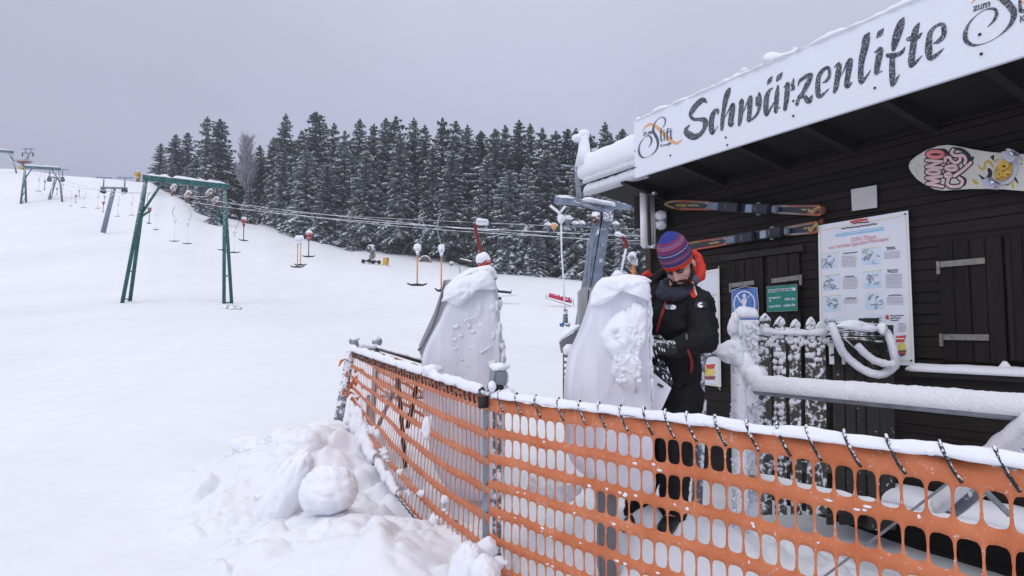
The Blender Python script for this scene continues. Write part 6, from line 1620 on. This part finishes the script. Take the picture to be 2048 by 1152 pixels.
# body: one continuous surface (head, neck, trunk, arms, legs)
m = MB()
m.blob(H(0, -.012, .035), (.077, .095, .088), 0, 0, 24, 16, rot=HF)
m.blob(H(0, .022, -.030), (.064, .072, .078), 0, 0, 24, 16, rot=HF)
m.blob(H(0, .058, -.078), (.032, .030, .028), 0, 0, 16, 10, rot=HF)         # chin
for sx in (-1, 1):
    m.blob(H(sx*.036, .060, -.018), (.026, .024, .024), 0, 0, 14, 10, rot=HF)  # cheek
    m.blob(H(sx*.078, -.012, -.012), (.010, .02, .03), 0, 0, 12, 8, rot=HF)    # ear
    m.blob(H(sx*.030, .080, .022), (.024, .010, .008), 0, 0, 12, 8, rot=HF)    # brow ridge
capsule(m, H(0, .088, .012), H(0, .106, -.022), .009, .013); 
for sx in (-1, 1): m.blob(H(sx*.012, .098, -.026), (.009, .010, .008), 0, 0, 10, 8, rot=HF)
m.blob(H(0, .088, -.050), (.022, .010, .006), 0, 0, 12, 8, rot=HF); m.blob(H(0, .087, -.060), (.019, .010, .006), 0, 0, 12, 8, rot=HF)
capsule(m, H(0, -.02, -.05), J['neck'], .055, .06); capsule(m, J['neck'], J['chest'], .07, .11)
capsule(m, J['chest'], J['waist'], .115, .11); capsule(m, J['waist'], J['hips'], .11, .115)
for sd in 'LR':
    capsule(m, J['neck']+Vector((0, 0, -.03)), J['sh'+sd], .055, .055); capsule(m, J['sh'+sd], J['el'+sd], .052, .042); capsule(m, J['el'+sd], J['wr'+sd], .042, .028); capsule(m, J['wr'+sd], J['ha'+sd], .027, .03)
    capsule(m, J['hips'], J['hp'+sd], .10, .085); capsule(m, J['hp'+sd], J['kn'+sd], .085, .06); capsule(m, J['kn'+sd], J['an'+sd], .058, .042); capsule(m, J['an'+sd], J['to'+sd], .045, .035)
body = organic(m, 'body', M_skin, person, .0055, 3)
# eyes, eyelids, brows, beard
m = MB()
for sx in (-1, 1): capsule(m, H(sx*.018, .086, .004), H(sx*.044, .078, .003), .0036, .003)
organic(m, 'eyelashes', M_beard, person, .0015, 1)
m = MB()
for sx in (-1, 1): capsule(m, H(sx*.014, .094, .021), H(sx*.034, .093, .027), .006, .006); capsule(m, H(sx*.034, .093, .027), H(sx*.056, .078, .020), .006, .003)
organic(m, 'eyebrows', M_beard, person, .002, 1)
m = MB()
m.blob(H(0, .052, -.086), (.045, .042, .030), 3, .12, 24, 14, rot=HF)
for sx in (-1, 1):
    capsule(m, H(sx*.040, .052, -.070), H(sx*.062, .022, -.040), .022, .018); capsule(m, H(sx*.062, .022, -.040), H(sx*.070, -.004, .0), .016, .010)
    capsule(m, H(0, .097, -.040), H(sx*.028, .086, -.052), .007, .008); capsule(m, H(sx*.028, .086, -.052), H(sx*.034, .068, -.075), .009, .016)
organic(m, 'beard', M_beard, person, .003, 2, .006, .008)
# knitted hat with stripes
def hatmat():
    m, t, b = newmat('striped_knit')
    c = t.nodes.new('ShaderNodeTexCoord'); s = t.nodes.new('ShaderNodeSeparateXYZ'); t.links.new(c.outputs['Object'], s.inputs[0])
    n = _noise(t, 60., 3)
    w = t.nodes.new('ShaderNodeTexWave'); w.inputs['Scale'].default_value = 28.; w.inputs['Distortion'].default_value = .5; t.links.new(c.outputs['Object'], w.inputs['Vector'])
    z = _math(t, 'ADD', s.outputs['Z'], _math(t, 'MULTIPLY', _math(t, 'SUBTRACT', w.outputs['Fac'], .5), .0035))
    f = _range(t, z, 0.0, .20)
    r = t.nodes.new('ShaderNodeValToRGB'); r.color_ramp.interpolation = 'CONSTANT'; el = r.color_ramp.elements
    NAVY = (.035, .045, .17, 1); BLUE = (.040, .050, .24, 1); RED = (.36, .03, .035, 1); ORED = (.68, .05, .02, 1); LT = (.13, .16, .32, 1); PK = (.36, .07, .10, 1); WH = (.48, .46, .45, 1); DR = (.22, .04, .07, 1)
    st = [(0, ORED), (.135, LT), (.155, NAVY), (.215, DR), (.235, NAVY), (.26, LT), (.285, RED), (.315, LT), (.33, NAVY), (.355, DR), (.385, NAVY), (.455, WH), (.475, NAVY), (.53, RED), (.555, NAVY), (.58, BLUE), (.60, RED), (.63, LT), (.65, PK), (.69, LT), (.715, BLUE), (.735, RED), (.775, BLUE)]
    el[0].position = 0; el[0].color = st[0][1]; el[1].position = st[1][0]; el[1].color = st[1][1]
    for p, cc in st[2:]: e = el.new(p); e.color = cc
    t.links.new(f, r.inputs[0])
    t.links.new(_mix(t, _range(t, n, .55, .8, 0, .12), r.outputs[0], (.30, .30, .36)), b.inputs['Base Color'])
    b.inputs['Roughness'].default_value = .9; b.inputs['Specular IOR Level'].default_value = .15
    w2 = t.nodes.new('ShaderNodeTexWave'); w2.bands_direction = 'Z'; w2.inputs['Scale'].default_value = 75.; t.links.new(c.outputs['Object'], w2.inputs['Vector'])
    _bump(t, b, _math(t, 'ADD', w2.outputs['Fac'], n), .5, .003)
    return m
me = bpy.data.meshes.new('knitted_hat'); vs = []; fs = []; nu = 40
prof = [(.084, -.002), (.092, .0), (.0945, .008), (.0955, .022), (.097, .028), (.0985, .045), (.099, .07), (.096, .095), (.089, .12), (.078, .142), (.062, .160), (.043, .176), (.024, .187), (.008, .193), (.0, .194)]
for r_, z_ in prof:
    for k in range(nu):
        a = 2*math.pi*k/nu; e = 1+.10*abs(math.sin(a))**2
        q = 1+.02*hsh(math.cos(a)*2, math.sin(a)*2, z_*18)
        vs.append((r_*math.cos(a)*.90*q, r_*math.sin(a)*1.06*q-.10*max(0, z_-.09)*.6, z_))
for j in range(len(prof)-1):
    for k in range(nu): fs.append((j*nu+k, j*nu+(k+1) % nu, (j+1)*nu+(k+1) % nu, (j+1)*nu+k))
me.from_pydata(vs, [], fs); me.materials.append(hatmat()); me.polygons.foreach_set('use_smooth', [True]*len(me.polygons))
hat = bpy.data.objects.new('knitted_hat', me); COL.objects.link(hat); hat.parent = person
hf = HF@Matrix.Rotation(R(7), 3, 'X'); hat.matrix_local = Matrix.Translation(H(0, -.004, .014)-PB)@hf.to_4x4()
# jacket
m = MB()
capsule(m, J['neck']+Vector((0, .01, .0)), J['chest'], .098, .158); capsule(m, J['neck']+Vector((-.06, .05, .02)), J['shR'], .06, .07); capsule(m, W(1330, 545, ZM+.12), W(1299, 572, ZM+.15), .03, .05); capsule(m, W(1376, 574, ZM+.03), J['shL'], .040, .075); capsule(m, J['chest'], J['waist'], .150, .145); capsule(m, J['waist'], J['hips']+Vector((0, 0, -.03)), .145, .145)
capsule(m, J['shR']+Vector((.02, 0, -.02)), J['shL']+Vector((-.02, 0, -.02)), .078, .082)
capsule(m, J['chest']+Vector((-.05, 0, .02)), J['chest']+Vector((.05, 0, .02)), .13, .13)
for sd in 'LR':
    capsule(m, J['sh'+sd], J['el'+sd], .086, .074); capsule(m, J['el'+sd], J['wr'+sd], .075, .052)
jacket = organic(m, 'jacket', M_cloth, person, .011, 3, .034, .075)
m = MB()
for sd in 'LR':
    capsule(m, J['hips'], J['hp'+sd], .13, .115); capsule(m, J['hp'+sd], J['kn'+sd], .112, .092); capsule(m, J['kn'+sd], J['an'+sd]+Vector((0, 0, .02)), .090, .080)
organic(m, 'trousers', M_cloth, person, .011, 3, .03, .07)
for sd in 'LR':
    m = MB(); capsule(m, J['an'+sd]+Vector((0, 0, .08)), J['an'+sd]-Vector((0, 0, .0)), .062, .058); capsule(m, J['an'+sd]-Vector((0, 0, .02)), J['to'+sd], .052, .046)
    organic(m, 'boot', M_black, person, .008, 2)
# collar, snood and hood
m = MB()
def ringpts(c, rx, ry, a0, a1, tiltx=0, n=18, rot=None):
    out = []
    for k in range(n+1):
        a = R(a0+(a1-a0)*k/n); p = Vector((rx*math.cos(a), ry*math.sin(a), tiltx*math.sin(a))); out.append(c+(HF0@p))
    return out
HF0 = Matrix.Rotation(R(150), 3, 'Z')
nc = J['neck']+Vector((-.005, -.01, .045))
m.tube(ringpts(nc-Vector((0, 0, .015)), .082, .080, 0, 360, -.035), .032, 12)
m.tube(ringpts(nc+Vector((0, 0, .022)), .076, .076, 0, 360, -.04), .022, 12)
organic(m, 'snood', plain('dark_fleece', (.034, .038, .058), .9, nscale=90, bump=.5, bdist=.003), person, .008, 3, .016, .03)
m = MB(); m.tube(ringpts(nc+Vector((0, 0, .045)), .105, .105, 130, 345, .01, 26), [.006+.026*max(0., math.sin(math.pi*k/26))**.6 for k in range(27)], 12); organic(m, 'hood_lining', plain('grey_lining', (.13, .135, .19), .8), person, .007, 3, .01, .03)
m = MB(); pt = [W(x, y, z) for x, y, z in ((1386, 500, ZM+.10), (1398, 515, ZM+.08), (1404, 540, ZM+.05), (1402, 553, ZM+.03), (1394, 562, ZM+.0))]
m.tube(pt, [.014, .022, .027, .028, .018], 12); m.tube([W(1340, 560, ZM+.22), W(1372, 540, ZM+.19), W(1394, 530, ZM+.12), W(1398, 552, ZM+.08)], [.03, .042, .034, .030], 12)
m.tube([W(1284, 552, ZM+.14), W(1294, 546, ZM+.14), W(1305, 560, ZM+.16)], [.015, .018, .02], 10)
organic(m, 'hood', M_redc, person, .008, 3, .014, .03)
dg = bpy.context.evaluated_depsgraph_get(); dg.update()
def bvh(o): 
    ev = o.evaluated_get(dg); me = ev.to_mesh(); mw = ev.matrix_world
    b = BVHTree.FromPolygons([mw@v.co for v in me.vertices], [tuple(p.vertices) for p in me.polygons]); ev.to_mesh_clear(); return b
BJ = bvh(jacket)
def surf(px, py, lift=.004, tree=None):
    o = Vector((0, 0, CAMZ)); d = ray(px, py).normalized(); h = (tree or BJ).ray_cast(o, d)
    return (h[0]-d*lift) if h[0] is not None else W(px, py, ZM-.1)
def strip(name, pts, mat, lift=.004):
    m = MB(); ribbon_px(m, pts, lambda x, y: surf(x, y, lift), 5); o = m.build(name, mat, person); k = o.modifiers.new('thickness', 'SOLIDIFY'); k.thickness = .004; return o
strip('shoulder_patch', [(1380, 566, 10), (1383, 576, 13), (1388, 590, 12)], M_redc)
strip('reflective_piping', [(1386, 565, 2.5), (1389, 577, 2.5), (1393, 590, 2.5)], M_paper2, .007)
strip('chest_zip', [(1332, 604, 3), (1326, 622, 5), (1319, 645, 5), (1314, 663, 4)], M_dred, .006)
strip('chest_label', [(1334, 614, 9), (1348, 615, 9)], M_steelf, .006)
strip('arm_badge', [(1396+0, 610, 13), (1408, 610, 13)], plain('badge_black', (.03, .03, .035)), .005)
strip('arm_badge_mark', [(1401+4*math.cos(R(a)), 610+4*math.sin(R(a)), 1.6) for a in range(0, 375, 30)], M_white, .008)
strip('arm_badge_mark', [(1401, 608, 3), (1401, 612, 3)], M_white, .008)
strip('hip_zip', [(1376, 700, 4), (1381, 715, 6), (1383, 730, 6), (1381, 744, 4)], M_dred, .006)
strip('chest_seam', [(1338, 592, 1.5), (1352, 594, 1.5)], M_panel, .006)
strip('sleeve_tab', [(1373, 670, 1.5), (1374, 678, 1.5)], M_paneld, .006)
# gloves: palm, four unequal fingers and a thumb closing on the gate edge
def glove(w, h, fdir, pdir, tdir, name):
    m = MB(); a = (h-w).normalized()
    capsule(m, w-a*.02, w+a*.02, .050, .046); capsule(m, w, h, .040, .040)
    side = a.cross(pdir).normalized()
    for i, (o_, l) in enumerate(((-.032, .055), (-.011, .066), (.011, .062), (.032, .048))):
        b0 = h+a*.020+side*o_; b1 = b0+(a*.8+pdir*.25).normalized()*l*.55; b2 = b1+(a*.35+pdir*.8).normalized()*l*.5; b3 = b2+(pdir*.9-a*.25).normalized()*l*.38
        capsule(m, b0, b1, .0135, .0125, 10); capsule(m, b1, b2, .0125, .0115, 10); capsule(m, b2, b3, .0115, .010, 10)
    t0 = w.lerp(h, .45)+side*(-.036); t1 = t0+(a*.5-side*.7+pdir*.2).normalized()*.036; t2 = t1+(a*.8+pdir*.3).normalized()*.032
    capsule(m, t0, t1, .016, .014, 10); capsule(m, t1, t2, .014, .012, 10)
    g = organic(m, name, M_cloth2, person, .0042, 2)
    return g
glove(J['wrL'], J['haL'], 0, Vector((.1, .8, -.35)).normalized(), 0, 'glove')
glove(J['wrR'], J['haR'], 0, Vector((-.5, .6, -.4)).normalized(), 0, 'glove')
m = MB()
for k in range(30):   # white pattern and powder snow on the gloves
    x = rq.uniform(1298, 1345); y = rq.uniform(682, 768)
    if abs(x-(1312+(y-690)*.3)) > 17: continue
    p = W(x, y, ZM-.27+rq.uniform(-.02, .03)); l = rq.uniform(.004, .015); m.blob(p, (.0028, .002, l), k, .4, 7, 6, rot=Matrix.Rotation(-.25, 3, 'Y'))
m.build('snow_on_gloves', M_snow, person)

# ------------------------------------------------------------------ thin cold haze over the slope
hz = bpy.data.materials.new('haze'); hz.use_nodes = True; hn = hz.node_tree.nodes; hn.clear()
ho = hn.new('ShaderNodeOutputMaterial'); hv = hn.new('ShaderNodeVolumePrincipled'); hv.inputs['Density'].default_value = .00045; hv.inputs['Color'].default_value = (.93, .95, 1, 1); hv.inputs['Anisotropy'].default_value = .2
hz.node_tree.links.new(hv.outputs[0], ho.inputs['Volume'])
m = MB(); m.box((0, 60, 28), (500, 320, 80)); hb = m.build('haze', hz); tag(hb, kind='stuff')
sc.cycles.volume_bounces = 1; sc.cycles.volume_step_rate = 4
